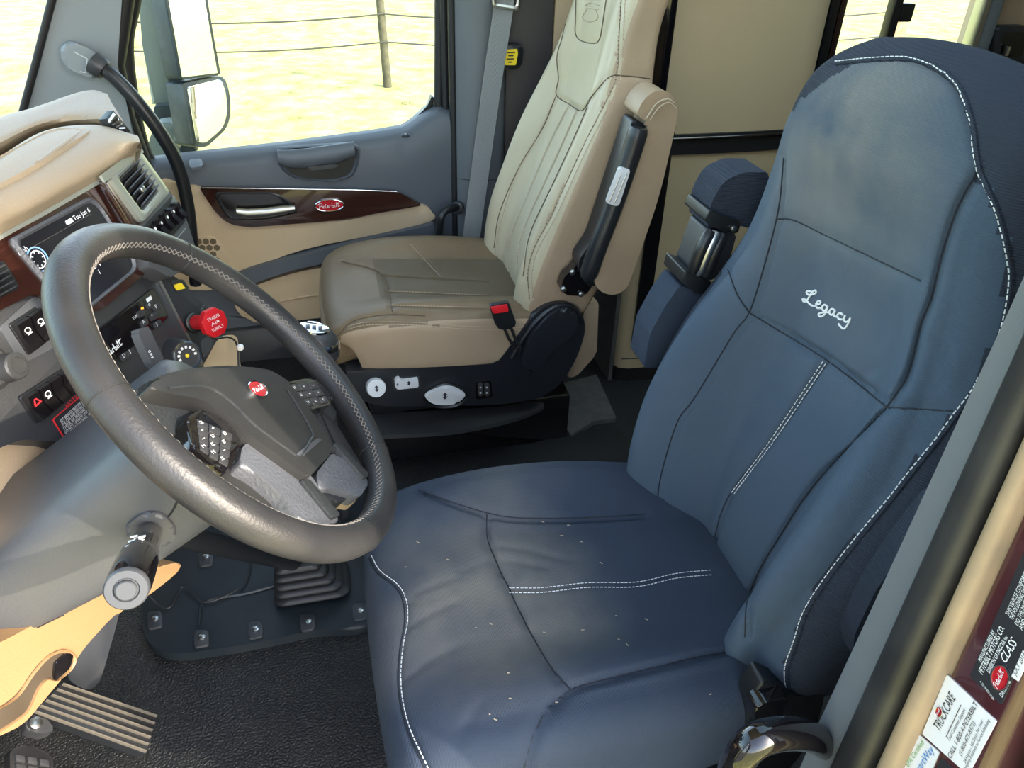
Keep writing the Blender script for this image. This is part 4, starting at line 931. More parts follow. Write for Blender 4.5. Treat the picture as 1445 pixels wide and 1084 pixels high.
# sewn joints round the rim and lacing on its inner side
for ang in (rad(139), rad(32), rad(232), rad(283)):
    c = WC + RC*(math.cos(ang)*WU + math.sin(ang)*WV); er = math.cos(ang)*WU + math.sin(ang)*WV
    tube('sewn_joint', [c + 0.0190*(math.cos(q)*er + math.sin(q)*WNn) for q in np.linspace(0, 2*math.pi, 24, endpoint=False)], 0.0008, 'hub_grey2', rm, 5, True)
lace = []
for i in range(150):
    a = -math.pi/2 + i*2*math.pi/150; b_ = a + 2*math.pi/150
    for s in (1, -1):
        q0, q1 = math.pi*0.80 - s*0.16, math.pi*0.80 + s*0.16
        pts = []
        for aa, q in ((a, q0), ((a+b_)/2, (q0+q1)/2), (b_, q1)):
            er = math.cos(aa)*WU + math.sin(aa)*WV; pts.append(WC + RC*er + 0.0193*(math.cos(q)*er + math.sin(q)*WNn))
        lace.append(np.array(pts))
lc_ = multi_tube('lacing', lace, 0.0007, 'lacing_grey', rm, 4); lc_['kind'] = 'stuff'; lc_['label'] = 'cross laced grey thread along the inside of the rim'
# hub body (dished), airbag cover, spokes, button pads
hub = rounded([(178, 560), (215, 533), (262, 520), (330, 515), (385, 524), (412, 540), (440, 568), (470, 600), (512, 655), (524, 680), (500, 700), (470, 712), (440, 690), (390, 660), (330, 655), (268, 622), (215, 600)], 20, 4)
hb0 = slab('hub', WP(hub, -0.012), WNn, 0.034, 'hub_grey', sw, 0.014, 4)
cov = rounded([(205, 545), (235, 530), (300, 520), (350, 517), (392, 524), (425, 560), (470, 625), (467, 640), (436, 674), (425, 666), (340, 604), (310, 580), (285, 563), (240, 556)], [16, 14, 20, 16, 16, 20, 10, 8, 6, 10, 30, 20, 20, 16], 5)
cv = slab('airbag_cover', WP(cov, 0.006), WNn, 0.025, 'hub_grey2', sw, 0.007, 4)
tube('cover_crease', WP(catmull([(238, 548), (290, 546), (325, 566), (360, 600), (418, 643)], 30), 0.0065), 0.0016, 'hub_grey', cv, 6)
tube('cover_crease', WP(catmull([(405, 550), (425, 582), (441, 612), (438, 622), (424, 645)], 24), 0.0065), 0.0016, 'hub_grey', cv, 6)
slab('cover_grip', WP(rounded([(418, 640), (448, 618), (455, 620), (428, 644)], 3), 0.0075), WNn, 0.003, 'shroud_grey', cv, 0.001)
# left spoke, lower spokes
PH = rad(31)
HR = math.cos(PH)*WU - math.sin(PH)*WV; HU = math.sin(PH)*WU + math.cos(PH)*WV
slab('spoke', WP(rounded([(342, 628), (362, 622), (400, 640), (440, 672), (482, 735), (450, 744), (425, 735), (400, 700), (365, 670), (338, 655)], 8, 4), -0.004), WNn, 0.018, 'spoke_silver', sw, 0.005, 3)
slab('spoke', WP(rounded([(446, 668), (470, 638), (500, 655), (522, 680), (508, 702), (470, 690), (450, 690)], 6, 4), -0.004), WNn, 0.018, 'spoke_silver', sw, 0.005, 3)
slab('spoke_rib', WP(rounded([(424, 676), (438, 676), (482, 726), (470, 732)], 4, 4), 0.000), WNn, 0.02, 'hub_grey', sw, 0.003)
slab('spoke_rib', WP(rounded([(470, 625), (480, 625), (522, 668), (516, 676)], 4, 4), 0.000), WNn, 0.02, 'hub_grey', sw, 0.003)
slab('spoke', WP(rounded([(225, 640), (268, 618), (340, 660), (365, 690), (395, 725), (350, 720)], 10, 4), -0.020), WNn, 0.014, 'hub_grey2', sw, 0.004)
slab('spoke', WP(rounded([(452, 580), (470, 590), (500, 640), (516, 660), (498, 662), (470, 620)], 6, 4), -0.010), WNn, 0.016, 'wheel_leather', sw, 0.004)
slab('spoke', WP(rounded([(430, 535), (448, 530), (480, 560), (470, 600), (440, 580)], 8, 4), -0.016), WNn, 0.016, 'hub_grey', sw, 0.004)
slab('spoke_back', WP(rounded([(438, 690), (470, 684), (505, 698), (500, 712), (452, 704)], 5, 4), -0.02), WNn, 0.012, 'tan_leather', sw, 0.003)
pl = slab('button_pad', WP(rounded([(262, 590), (288, 575), (325, 598), (344, 622), (322, 667), (300, 656), (272, 632)], 7, 4), 0.004), WNn, 0.022, 'black_gloss', sw, 0.004)
MARKS = ['ON', '+', 'RES', '+', 'GO', 'SET', '-', 'CC', '-', 'M', 'II', 'OK']
def button_grid(parent, q, nc, nr, marks, sz):
    P = [np.array(v, float) for v in q]
    B = lambda u, v: (P[0]*(1-u)+P[1]*u)*(1-v) + (P[3]*(1-u)+P[2]*u)*v
    for r_ in range(nr):
        for c_ in range(nc):
            u0, u1, v0, v1 = (c_+0.05)/nc, (c_+0.95)/nc, (r_+0.06)/nr, (r_+0.94)/nr
            bt = slab('button', WP(rounded([B(u0, v0), B(u1, v0), B(u1, v1), B(u0, v1)], 1.5, 3), 0.0050), WNn, 0.003, 'dark_plastic', parent, 0.0005)
            a, b = B(u0*0.7+u1*0.3, v0*0.3+v1*0.7)
            text('mark', marks[(r_*nc+c_) % len(marks)], wheel_pt(a, b, 0.0051), HR, HU, sz, 'white_print', bt, width=sz*0.9)
button_grid(pl, [(277, 590), (329, 612), (322, 660), (282, 634)], 3, 4, MARKS, 0.0055)
pr_ = slab('button_pad', WP(rounded([(398, 541), (432, 534), (452, 538), (468, 556), (470, 570), (440, 578), (432, 577)], 6, 4), 0.004), WNn, 0.022, 'black_gloss', sw, 0.004)
button_grid(pr_, [(404, 543), (446, 538), (466, 568), (434, 574)], 3, 3, ['II', '+', '-', 'O', '<', '>', 'H', 'L', 'C'], 0.005)
badge('badge', wheel_pt(364, 549, 0.0085), HR, HU, 0.0175, 0.0115, 0.004, cv)

# ---- steering column shroud with its stalks
sc = thing('steering_column', 'grey plastic steering column shroud with signal stalks', 'steering column', (-0.25, 0.755, 0.60))
S = []
def rrect(c, eu, ev, hu, v0, v1, r, n=6):
    pts = [(-hu, v0), (hu, v0), (hu, v1), (-hu, v1)]
    return [np.array(c) + eu*x + ev*y for x, y in rounded(pts, r, n)]
for s, hu, v0, v1, r in ((0.055, 0.050, -0.045, 0.045, 0.02), (0.060, 0.085, -0.066, 0.062, 0.035), (0.075, 0.094, -0.070, 0.068, 0.04), (0.12, 0.098, -0.066, 0.070, 0.04), (0.19, 0.104, -0.058, 0.072, 0.04), (0.27, 0.110, -0.042, 0.076, 0.04), (0.36, 0.118, -0.018, 0.080, 0.04), (0.48, 0.125, 0.015, 0.085, 0.03)):
    S.append(rrect(WC - s*WNn + WU*(hu-0.094)*0.9, WU, WV, hu, v0, v1, r))
shr = loft('shroud', S, 'shroud_grey', sc, sharp=50)
kk_ = len(S[0]); SV = np.vstack([np.array(q) for q in S]); SF = [(i*kk_+j, i*kk_+(j+1) % kk_, (i+1)*kk_+(j+1) % kk_, (i+1)*kk_+j) for i in range(len(S)-1) for j in range(kk_)]
sbv = bvh_of(SV, SF)
for q_ in ([(254, 696), (250, 708), (243, 722), (232, 735)], [(0, 914), (60, 882), (110, 858), (150, 838)]):
    tq = trace(sbv, q_, 20, 0.0)
    if len(tq) > 3: tube('shroud_joint', tq, 0.0012, 'rubber', shr, 5)
# signal stalk toward the driver's door
b0 = PY(212, 748, 0.664); e0 = PY(178, 833, 0.50); ax = unit(e0 - b0); Ls = np.linalg.norm(e0-b0)
slab('stalk_plate', [PY(a, b, 0.655) for a, b in rounded([(172, 748), (200, 725), (228, 724), (252, 750), (238, 775), (190, 772)], 12, 5)], unit((0.1, -1, 0.1)), 0.02, 'shroud_grey', sc, 0.006, 3)
st = lathe('signal_stalk', [(0.013, 0.0), (0.0145, Ls*0.35), (0.016, Ls*0.5), (0.0185, Ls*0.62), (0.0185, Ls*0.9), (0.0165, Ls*0.985)], b0, ax, 'black_gloss', sc, 28)
lathe('stalk_collar', [(0.0172, Ls*0.52), (0.0178, Ls*0.53), (0.0178, Ls*0.545), (0.0172, Ls*0.555)], b0, ax, 'dark_plastic', st, 28)
lathe('stalk_cap', [(0.0180, Ls*0.965), (0.0178, Ls*0.99), (0.0165, Ls), (0.0105, Ls), (0.0095, Ls-0.0015), (0.0085, Ls-0.0015), (0.0085, Ls+0.002), (0.0075, Ls+0.003), (0.0, Ls+0.003)], b0, ax, 'cap_grey', st, 28)
sx = unit(np.cross(ax, ZN)); 
for k in range(5):
    q = b0 + ax*Ls*(0.40+0.045*k) + unit(ZN - ax*(ax @ ZN))*0.0162*(0.96+0.012*k) + sx*0.004*(-1)**k
    box('stalk_mark', q, (0.0035, 0.006, 0.0012), 'white_print', st, 0, axes=[ax, sx, np.cross(ax, sx)])
# shift paddle on the far side of the column
pd = [PY(228, 530, 0.90), PY(215, 505, 0.905), PY(203, 480, 0.91), PY(197, 464, 0.915)]
pk_ = strip('shift_paddle', catmull(pd, 16), (0.35, 0.9, 0.1), [0.016]*4+[0.022]*10+[0.018]*2, 0.012, 'shroud_grey', sc)
text('paddle_mark', 'R N D', PY(214, 507, 0.890), unit(PY(203, 483, 0.89)-PY(214, 507, 0.89)), unit(PY(218, 503, 0.89)-PY(210, 508, 0.89)), 0.0045, 'white_print', pk_)

# ================================================================== DASHBOARD
YW, TI = rad(22), rad(17)
DN = np.array([math.cos(TI)*math.cos(YW), -math.cos(TI)*math.sin(YW), math.sin(TI)])
DE = np.array([math.sin(YW), math.cos(YW), 0]); DU = np.cross(DN, DE); DU = DU if DU[2] > 0 else -DU
DP0 = np.array([-0.50, 0.755, 0.93])
def DS(pts, h=0.0): return np.array([PP(a, b, DP0 + DN*h, DN) for a, b in pts])
def dp(a, b, h=0.0): return PP(a, b, DP0 + DN*h, DN)
da = thing('dashboard', 'tan topped dashboard with wood trim, display screen and switches', 'dashboard', tuple(np.array([-0.5, 1.1, 0.4])))
# dark face, wood bezel
slab('face_panel', DS(rounded([(-90, 470), (60, 405), (207, 372), (222, 386), (288, 518), (300, 560), (240, 600), (132, 642), (95, 624), (30, 620), (0, 632), (-90, 690)], [4, 8, 4, 4, 4, 8, 8, 16, 14, 14, 8, 2]), 0), DN, 0.10, 'dark_plastic', da, 0.004)
wb = slab('wood_bezel', DS(rounded([(-90, 392), (0, 334), (142, 254), (166, 284), (190, 325), (207, 370), (206, 386), (140, 440), (92, 440), (52, 412), (0, 438), (-60, 470)], [2, 10, 4, 20, 20, 10, 10, 10, 16, 14, 20, 2], 4), 0.010), DN, 0.02, 'wood', da, 0.003)
strip('bezel_line', DS([(150, 252), (170, 282), (190, 318)], 0.011), DE, 0.004, 0.002, 'satin', wb)
# display
scr = rounded([(14, 340), (127, 279), (140, 290), (191, 370), (190, 382), (122, 437), (100, 440)], [8, 8, 10, 8, 6, 8, 8], 5)
so_ = DS(scr, 0.012); sc_ = so_.mean(0)
dsx = slab('display_screen', sc_ + (so_-sc_)*0.93, DN, 0.004, 'screen', da)
ring('screen_frame', sc_ + (so_-sc_)*1.03 + DN*0.001, sc_ + (so_-sc_)*0.93 + DN*0.001, DN, 0.008, 'spoke_silver', dsx, 60, 0.003)
text('date_readout', 'Tue Jan 6', dp(105, 312, 0.0125), DE, DU, 0.0095, 'screen_white', dsx)
slab('clock_block', DS(rounded([(92, 312), (101, 307), (104, 313), (95, 318)], 1.5), 0.0128), DN, 0.0004, 'screen_white', dsx)
text('unit_mark', 'mph', dp(27, 361, 0.0125), DE, DU, 0.010, 'screen_white', dsx)
for k, (a, b, r_) in enumerate([(54, 366, 0.0165)]):
    c = dp(a, b, 0.013)
    ring('gauge_ring', ellipse(c, DE, DU, r_, r_), ellipse(c, DE, DU, r_*0.88, r_*0.88), DN, 0.0006, 'screen_blue', dsx, 36)
    ring('gauge_dial', ellipse(c, DE, DU, r_*0.72, r_*0.72), ellipse(c, DE, DU, r_*0.64, r_*0.64), DN, 0.0004, 'screen_white', dsx, 30)
    for t_ in range(8): box('gauge_tick', c + 0.54*r_*(math.cos(t_*0.785)*DE + math.sin(t_*0.785)*DU), (0.003, 0.0012, 0.0004), 'screen_white', dsx, 0, axes=[math.cos(t_*0.785)*DE + math.sin(t_*0.785)*DU, -math.sin(t_*0.785)*DE + math.cos(t_*0.785)*DU, DN])
strip('screen_divider', DS([(40, 352), (88, 325), (128, 302)], 0.0125), DU, 0.0004, 0.0003, 'lacing_grey', dsx)
text('odometer', '1734', dp(122, 388, 0.0125), DE, DU, 0.017, 'screen_white', dsx)
text('gear_mark', 'D', dp(120, 401, 0.0125), DE, DU, 0.010, 'screen_white', dsx); text('gear_mark', '1', dp(140, 388, 0.0125), DE, DU, 0.010, 'screen_white', dsx)
# radio
rd = slab('radio', DS(rounded([(137, 468), (217, 406), (239, 447), (166, 507)], 3), 0.006), DN, 0.02, 'black_gloss', da, 0.002)
multi_tube('radio_name', script_paths(dp(158, 493, 0.0066), DE, DU, 0.048), 0.0007, 'white_print', rd)
text('radio_mark', 'TUNE CH', dp(188, 452, 0.0066), DE, DU, 0.006, 'white_print', rd)
for (a, b, mk) in ((218, 446, '*'), (224, 457, ')'), (213, 430, 'o'), (223, 433, 'F'), (205, 455, 'A'), (186, 497, '1'), (177, 503, 'D'), (200, 442, '')):
    bt = slab('radio_button', DS(rounded([(a-6, b-1), (a+3, b-7), (a+6, b+2), (a-3, b+7)], 2, 3), 0.0095), DN, 0.004, 'dark_plastic', rd, 0.001)
    if mk: text('mark', mk, dp(a-3, b+3, 0.0096), DE, DU, 0.009, 'white_print', bt)
slab('indicator', DS([(199, 435), (202, 433), (203, 436), (200, 438)], 0.0066), DN, 0.0004, 'amber', rd)
slab('radio_label', DS(rounded([(206, 422), (213, 417), (215, 422), (208, 427)], 1), 0.0066), DN, 0.0004, 'white_print', rd)
# right edge strip beyond the chrome line
strip('chrome_line', catmull(DS([(219, 384), (236, 418), (262, 470), (287, 516)], 0.002), 12), DE, 0.004, 0.003, 'satin', da)
rs = slab('side_strip', DS(rounded([(222, 385), (246, 388), (275, 420), (316, 452), (321, 470), (306, 480), (288, 514), (262, 468)], [3, 8, 10, 8, 8, 10, 4, 2], 4), -0.001), DN, 0.09, 'dark_plastic', da, 0.004)
slab('side_pocket', DS(rounded([(284, 480), (302, 470), (298, 492), (288, 506)], 5), 0.0005), DN, 0.003, 'shroud_grey', rs, 0.001)
slab('yellow_tab', DS(rounded([(246, 402), (256, 399), (262, 407), (250, 410)], 1.5), 0.002), DN, 0.004, 'sticker_yellow', rs)
slab('tab_recess', DS(rounded([(240, 396), (258, 394), (268, 408), (250, 413)], 3), 0.0005), DN, 0.002, 'black_gloss', rs)
# climate knob
kc = dp(264, 502, 0.035)
kn = lathe('climate_knob', [(0.030, -0.05), (0.026, -0.02), (0.0225, -0.002), (0.0215, 0.0)], kc, unit(CB[:, 0]*0.55 - 0.80*ray(264, 502)), 'dark_plastic', da, 32)
axk = unit(CB[:, 0]*0.55 - 0.80*ray(264, 502))
lathe('knob_ring', [(0.0225, -0.004), (0.0225, 0.0015), (0.0195, 0.002), (0.0195, -0.002)], kc, axk, 'chrome', kn, 36)
ku = unit(DU - axk*(DU @ axk)); kr = unit(np.cross(ku, axk)); kr = kr if kr @ DE > 0 else -kr
for k in range(8):
    a = rad(200 - 28*k - 20); q = kc + axk*0.001 + 0.0135*(math.cos(a)*kr + math.sin(a)*ku)
    box('knob_mark', q, (0.004, 0.0035, 0.0006), 'white_print', kn, 0, axes=[math.cos(a)*kr + math.sin(a)*ku, -math.sin(a)*kr + math.cos(a)*ku, axk])
lathe('knob_centre', [(0.003, 0.0), (0.003, 0.0012), (0.0, 0.0015)], kc, axk, 'sticker_yellow', kn, 16)
# rocker switch banks
def rocker_bank(name, quad, nsw, marks, label=None):
    q = DS(quad, 0.004); tl, tr, br_, bl = q
    bz = slab(name, rounded([tl, tr, br_, bl], 0.004), DN, 0.02, 'black_plastic', da, 0.002)
    for k in range(nsw):
        s0, s1 = (k+0.06)/nsw, (k+0.94)/nsw
        L_ = lambda s, t: (tl*(1-s)+tr*s)*(1-t) + (bl*(1-s)+br_*s)*t
        sec = []
        for t, h in ((0.06, 0.004), (0.10, 0.010), (0.5, 0.006), (0.90, 0.012), (0.94, 0.004)):
            a, b = L_(s0, t), L_(s1, t); sec.append([a + DN*0.0, a + DN*h, b + DN*h, b + DN*0.0])
        rk_ = loft('rocker_switch', sec, 'black_gloss', bz, sharp=25)
        mk = marks[k] if k < len(marks) else None
        c = L_((s0+s1)/2, 0.36) + DN*0.0085
        if mk == 'tri':
            T = lambda r: [c + r*(math.cos(x)*DE + math.sin(x)*DU) for x in (rad(90), rad(210), rad(330))]
            ring('hazard_mark', T(0.0075), T(0.0042), DN, 0.0006, 'red_print', rk_, 24)
        elif mk:
            ring('switch_mark', ellipse(c, DE, DU, 0.0048, 0.0036, 20), ellipse(c, DE, DU, 0.0036, 0.0026, 20), DN, 0.0006, 'white_print', rk_, 20)
            box('switch_mark', c - 0.0045*DU, (0.008, 0.0013, 0.0006), 'white_print', rk_, 0, axes=[DE, DU, DN])
    return bz
slab('switch_surround', DS(rounded([(-2, 462), (50, 416), (60, 425), (80, 482), (74, 492), (30, 515)], 6), 0.002), DN, 0.01, 'shroud_grey', da, 0.002)
rocker_bank('switch_bank', [(12, 458), (52, 432), (71, 479), (41, 502)], 2, ['o', 'o'])
rocker_bank('switch_bank', [(27, 560), (92, 518), (107, 553), (53, 599)], 4, ['tri', 'o', None, None])
# left vent edge
vb = slab('left_vent', DS(rounded([(-50, 400), (-5, 368), (6, 368), (27, 402), (26, 408), (-40, 440)], 4), 0.013), DN, 0.01, 'black_plastic', da, 0.002)
for k in range(5): strip('vent_slat', DS([(-45+k*3, 402+k*8), (4+k*4.2, 374+k*7.5)], 0.017), DN, 0.008, 0.002, 'dark_plastic', vb)
# round dimmer knob
kd = dp(26, 516, 0.03)
kk = lathe('dimmer_knob', [(0.018, -0.03), (0.0165, -0.002), (0.0145, 0.0), (0.0105, 0.0005), (0.010, -0.001), (0.0, -0.001)], kd, DN, 'dark_plastic', da, 28)
lathe('knob_base', [(0.030, -0.032), (0.029, -0.024), (0.022, -0.018), (0.0, -0.018)], dp(8, 514, 0.03), DN, 'dark_plastic', da, 28)
# warning sticker
nq = [(74, 592), (121, 553), (144, 585), (96, 628)]
no = DS(rounded(nq, 3), 0.0012)
ns = slab('warning_sticker', no, DN, 0.001, 'red_print', da); ns['label'] = 'black notice sticker with red border'
nc = no.mean(0); slab('sticker_face', nc + (no-nc)*0.955 + DN*0.0003, DN, 0.0006, 'sticker_black', ns)
text('sticker_title', 'NOTICE', dp(94, 577, 0.0018), DE, DU, 0.0085, 'red_print', ns, width=0.032)
NL = ['SET BRAKES BEFORE LEAVING', 'THE CAB AND BEFORE ENTERING', 'CHECK AIR PRESSURE FIRST', 'DO NOT OPERATE UNTIL', 'GAUGES READ NORMAL AND', 'LAMPS ARE OFF']
for k, s_ in enumerate(NL):
    text('sticker_line', s_, dp(86+k*2.0, 597+k*5.2, 0.0018), DE, DU, 0.0058, 'white_print', ns, width=(0.062, 0.064, 0.058, 0.052, 0.056, 0.034)[k])
# ---- centre vent pod
Y2, T2 = rad(11), rad(20)
VN = np.array([math.cos(T2)*math.cos(Y2), -math.cos(T2)*math.sin(Y2), math.sin(T2)]); VE = np.array([math.sin(Y2), math.cos(Y2), 0]); VU = np.cross(VN, VE); VU = VU if VU[2] > 0 else -VU
VP0 = dp(150, 255, 0.018)
def VS(pts, h=0.0): return np.array([PP(a, b, VP0 + VN*h, VN) for a, b in pts])
slab('vent_pod', VS(rounded([(144, 252), (198, 210), (240, 270), (262, 306), (283, 366), (240, 392), (212, 376), (190, 325)], 4), 0), VN, 0.14, 'shroud_grey', da, 0.006)
slab('pod_wood', VS(rounded([(146, 254), (156, 250), (200, 314), (190, 324)], 2), 0.003), VN, 0.01, 'wood', da, 0.002)
vf = ring('vent_frame', VS(rounded([(155, 250), (198, 212), (240, 271), (201, 314)], 5), 0.010), VS(rounded([(167, 252), (194, 226), (225, 269), (201, 299)], 4), 0.010), VN, 0.02, 'silver_trim', da, 60, 0.002)
slab('vent_back', VS([(165, 252), (194, 224), (227, 270), (201, 302)], 0.002), VN, 0.001, 'black_gloss', vf)
for k in range(6):
    t = (k+0.5)/6; a = np.array((167, 252))*(1-t)+np.array((201, 299))*t; b = np.array((194, 226))*(1-t)+np.array((225, 269))*t
    strip('vent_slat', VS([tuple(a), tuple(b)], 0.006), unit(VN + 0.9*VU), 0.014, 0.0018, 'dark_plastic', vf)
box('vent_slider', VS([(200, 267)], 0.011)[0], (0.012, 0.008, 0.008), 'satin', vf, 0.002, axes=[VE, VU, VN])
# toggle row
for k in range(5):
    a, b = 212 + k*8.6, 333 - k*8.2
    S = []
    for t, h, wk in ((-1, 0.004, 0.6), (-0.8, 0.013, 0.85), (-0.1, 0.011, 1.0), (0.7, 0.017, 0.95), (1.0, 0.004, 0.6)):
        ca = VS([(a + t*6.5, b + t*13)], 0)[0]; hw = 0.0072*wk
        S.append([ca - VE*hw, ca - VE*hw*0.9 + VN*h, ca + VE*hw*0.9 + VN*h, ca + VE*hw])
    tg_ = loft('toggle_switch', S, 'black_gloss', da, sharp=30)
    box('switch_mark', VS([(a-1, b-2)], 0.0135)[0], (0.004, 0.004, 0.0006), 'white_print', tg_, 0, axes=[VE, VU, VN])
slab('toggle_bezel', VS(rounded([(196, 328), (246, 274), (264, 310), (218, 362)], 5), 0.002), VN, 0.01, 'black_plastic', da, 0.002)
tube('pod_joint', VS([(240, 348), (262, 322)], 0.001), 0.001, 'satin', da, 5)
# ---- padded tan top

def rows(name, rws, m, parent, n=40):
    G = [catmull(r, n) for r in rws]; G = np.array(G); G = np.array([catmull(G[:, j], 26) for j in range(n)])   # n x 26
    S = [list(g_) for g_ in G]
    return loft(name, S, m, parent, True, True, 50)
def zr(px, z): return [PZ(a, b, z) for a, b in px]
lip = [tuple(dp(a, b, 0.010)) for a, b in ((-90, 392), (0, 333), (60, 301), (142, 254), (199, 214))]
back1 = [q + np.array([-0.03, 0.02, -0.10]) for q in zr([(-90, 285), (0, 222), (66, 184), (136, 180), (192, 197)], 0.955)]
rows('top_pad', [lip, zr([(-90, 362), (0, 306), (60, 276), (142, 231), (200, 206)], 0.945), zr([(-90, 325), (0, 266), (60, 232), (140, 198), (198, 201)], 0.962), zr([(-90, 285), (0, 222), (66, 184), (136, 180), (192, 197)], 0.957), back1, [np.array(q) + np.array([-0.05, 0.03, -0.06]) for q in lip]], 'dash_tan', da)
# the silver strip under the pad
strip('pad_strip', catmull([dp(a, b, 0.013) for a, b in ((-90, 393), (0, 335), (60, 302), (142, 255))], 20), DU, 0.005, 0.003, 'silver_trim', da)
strip('pad_strip', [PP(a, b, VP0 + VN*0.012, VN) for a, b in ((144, 253), (170, 233), (199, 211))], VU, 0.010, 0.004, 'silver_trim', da)
# trays moulded in the pad
to_ = np.array(zr(rounded([(-60, 290), (0, 262), (52, 234), (133, 184), (90, 180), (66, 186), (-60, 254)], [2, 10, 10, 8, 8, 10, 2], 4), 0.9655)); tcn = to_.mean(0)
tr_ = ring('tray_rim', to_, tcn + (to_-tcn)*np.array([0.92, 0.92, 1]), ZN, 0.012, 'dash_tan', da, 70, 0.002)
tube('tray_divider', zr([(55, 231), (80, 212), (118, 186)], 0.963), 0.0045, 'dash_tan', tr_, 10)
# the farther hump in front of the passenger
b2 = zr([(-90, 215), (0, 170), (45, 158), (125, 133), (150, 137)], 0.95)
rows('passenger_pad', [zr([(-90, 290), (0, 240), (66, 200), (136, 190), (186, 195)], 0.87), zr([(-90, 262), (0, 212), (66, 180), (136, 174), (178, 178)], 0.945), zr([(-90, 238), (0, 188), (50, 167), (112, 143), (158, 146)], 0.962), b2, [q + np.array([-0.02, 0.03, -0.12]) for q in b2], [q + np.array([-0.06, 0.02, -0.16]) for q in zr([(-90, 290), (0, 240), (66, 200), (136, 190), (186, 195)], 0.87)]], 'dash_tan', da)
sv = slab('side_vent', [PY(a, b, 1.30) for a, b in ((150, 168), (161, 156), (186, 186), (178, 189), (158, 184))], unit((0.7, -0.7, 0.2)), 0.02, 'black_plastic', da, 0.002)
for k in range(4): strip('vent_slat', [PY(154+k*5, 172+k*3, 1.297), PY(162+k*5, 161+k*6.5, 1.297)], unit((0.7, -0.7, 0.2)), 0.008, 0.002, 'satin', sv)
box('body', (-0.78, 1.72, 0.42), (0.56, 0.92, 0.60), 'dark_plastic', da, 0.04)
rows('cowl', [[(-0.60, 0.3, 0.74), (-0.60, 1.2, 0.74), (-0.55, 2.2, 0.66)], [(-0.62, 0.3, 0.80), (-0.62, 1.2, 0.80), (-0.57, 2.2, 0.72)], [(-0.85, 0.3, 0.82), (-0.85, 1.2, 0.82), (-0.80, 2.2, 0.76)], [(-1.10, 0.3, 0.82), (-1.10, 1.2, 0.82), (-1.10, 2.2, 0.78)], [(-1.10, 0.3, 0.66), (-1.10, 1.2, 0.66), (-1.10, 2.2, 0.62)]], 'dash_tan', da)
# lower tan panels
slab('knee_recess', DS(rounded([(-90, 640), (60, 600), (150, 620), (190, 660), (100, 740), (-90, 800)], 10), -0.045), DN, 0.05, 'beige', da, 0.01)
KN = unit((0.86, -0.50, 0.02)); KP = np.array([-0.33, 0.72, 0.52])
def KS(pts, h=0.0): return np.array([PP(a, b, KP + KN*h, KN) for a, b in pts])
kpn = slab('knee_panel', KS(catmull([(-80, 946), (0, 907), (60, 875), (110, 849), (160, 826), (235, 797), (256, 801), (210, 840), (168, 863), (123, 910), (101, 941), (60, 991), (34, 1020), (3, 1037), (-80, 1070)], 70, True)), KN, 0.05, 'beige_dimmed', da, 0.012, 4)
hol = catmull([(-20, 1012), (20, 985), (45, 950), (68, 925), (92, 916), (107, 926), (102, 942), (80, 960), (66, 957), (52, 972), (38, 1003), (22, 1018), (-20, 1042)], 50, True)
hs_ = KS(hol, 0.001); slab('panel_recess', hs_, KN, 0.004, 'recess_brown', kpn, 0.001)
hcn = hs_.mean(0); ring('recess_lip', hs_ + KN*0.0015, hcn + (hs_-hcn)*0.9 + KN*0.0015, KN, 0.004, 'beige_dimmed', kpn, 60, 0.002)
slab('recess_latch', KS(rounded([(78, 936), (96, 920), (106, 926), (98, 944), (80, 962), (76, 956)], 3), 0.004), KN, 0.006, 'black_gloss', kpn, 0.002)
slab('kick_panel', [PY(a, b, 1.03) for a, b in catmull([(190, 825), (170, 862), (158, 905), (134, 972), (96, 960), (100, 925), (125, 880), (165, 830)], 40, True)], NY, 0.03, 'shroud_grey', da, 0.005)
slab('console_side', DS(rounded([(296, 482), (322, 472), (336, 474), (341, 530), (330, 580), (270, 590), (284, 520)], 6), -0.03), DN, 0.12, 'beige', da, 0.008)
box('centre_body', (-0.56, 1.12, 0.42), (0.18, 0.30, 0.36), 'dark_plastic', da, 0.03)
# red octagonal air valve knob
vk = thing('air_valve_knob', 'red octagonal pull knob on the dashboard side strip', 'knob', tuple(dp(272, 455, 0.0)))
c0 = dp(272, 455, 0.004); c1 = dp(296, 450.5, 0.0); va = unit(CB[:, 0]*0.72 - 0.70*ray(300, 450))
lathe('stem', [(0.012, 0.004), (0.012, 0.055)], c0, va, 'knob_red', vk, 20)
lathe('stem_collar', [(0.017, 0.002), (0.017, 0.008), (0.013, 0.010)], c0, va, 'black_plastic', vk, 20)
vc = c0 + va*0.060; vu = unit(ZN - va*(va @ ZN)); vr = unit(np.cross(vu, va)); vr = vr if vr @ DE > 0 else -vr
oc = slab('octagon', [vc + 0.0245*(math.cos(x)*vr + math.sin(x)*vu) for x in np.linspace(0, 2*math.pi, 8, endpoint=False) + math.pi/8], va, 0.010, 'knob_red', vk, 0.002)
for k, (s_, wdt) in enumerate((('TRAILER', 0.024), ('AIR', 0.018), ('SUPPLY', 0.024))):
    text('lettering', s_, vc - vr*wdt/2 + vu*(0.006-0.009*k), vr, vu, 0.0075, 'white_print', oc, width=wdt)
cbl = thing('charger_cable', 'thin black cable with a white tip beside the red knob', 'cable', tuple(dp(320, 470, 0.0)))
tube('cord', catmull([dp(288, 432, 0.01), dp(284, 445, 0.02), dp(299, 476, 0.03), dp(322, 476, 0.01), dp(334, 486, 0.0), dp(337, 520, 0.0)], 30), 0.0018, 'rubber', cbl, 6)
lathe('white_tip', [(0.002, -0.006), (0.006, -0.002), (0.006, 0.004), (0.002, 0.007)], dp(339, 491, 0.005), ZN, 'white_print', cbl, 12)
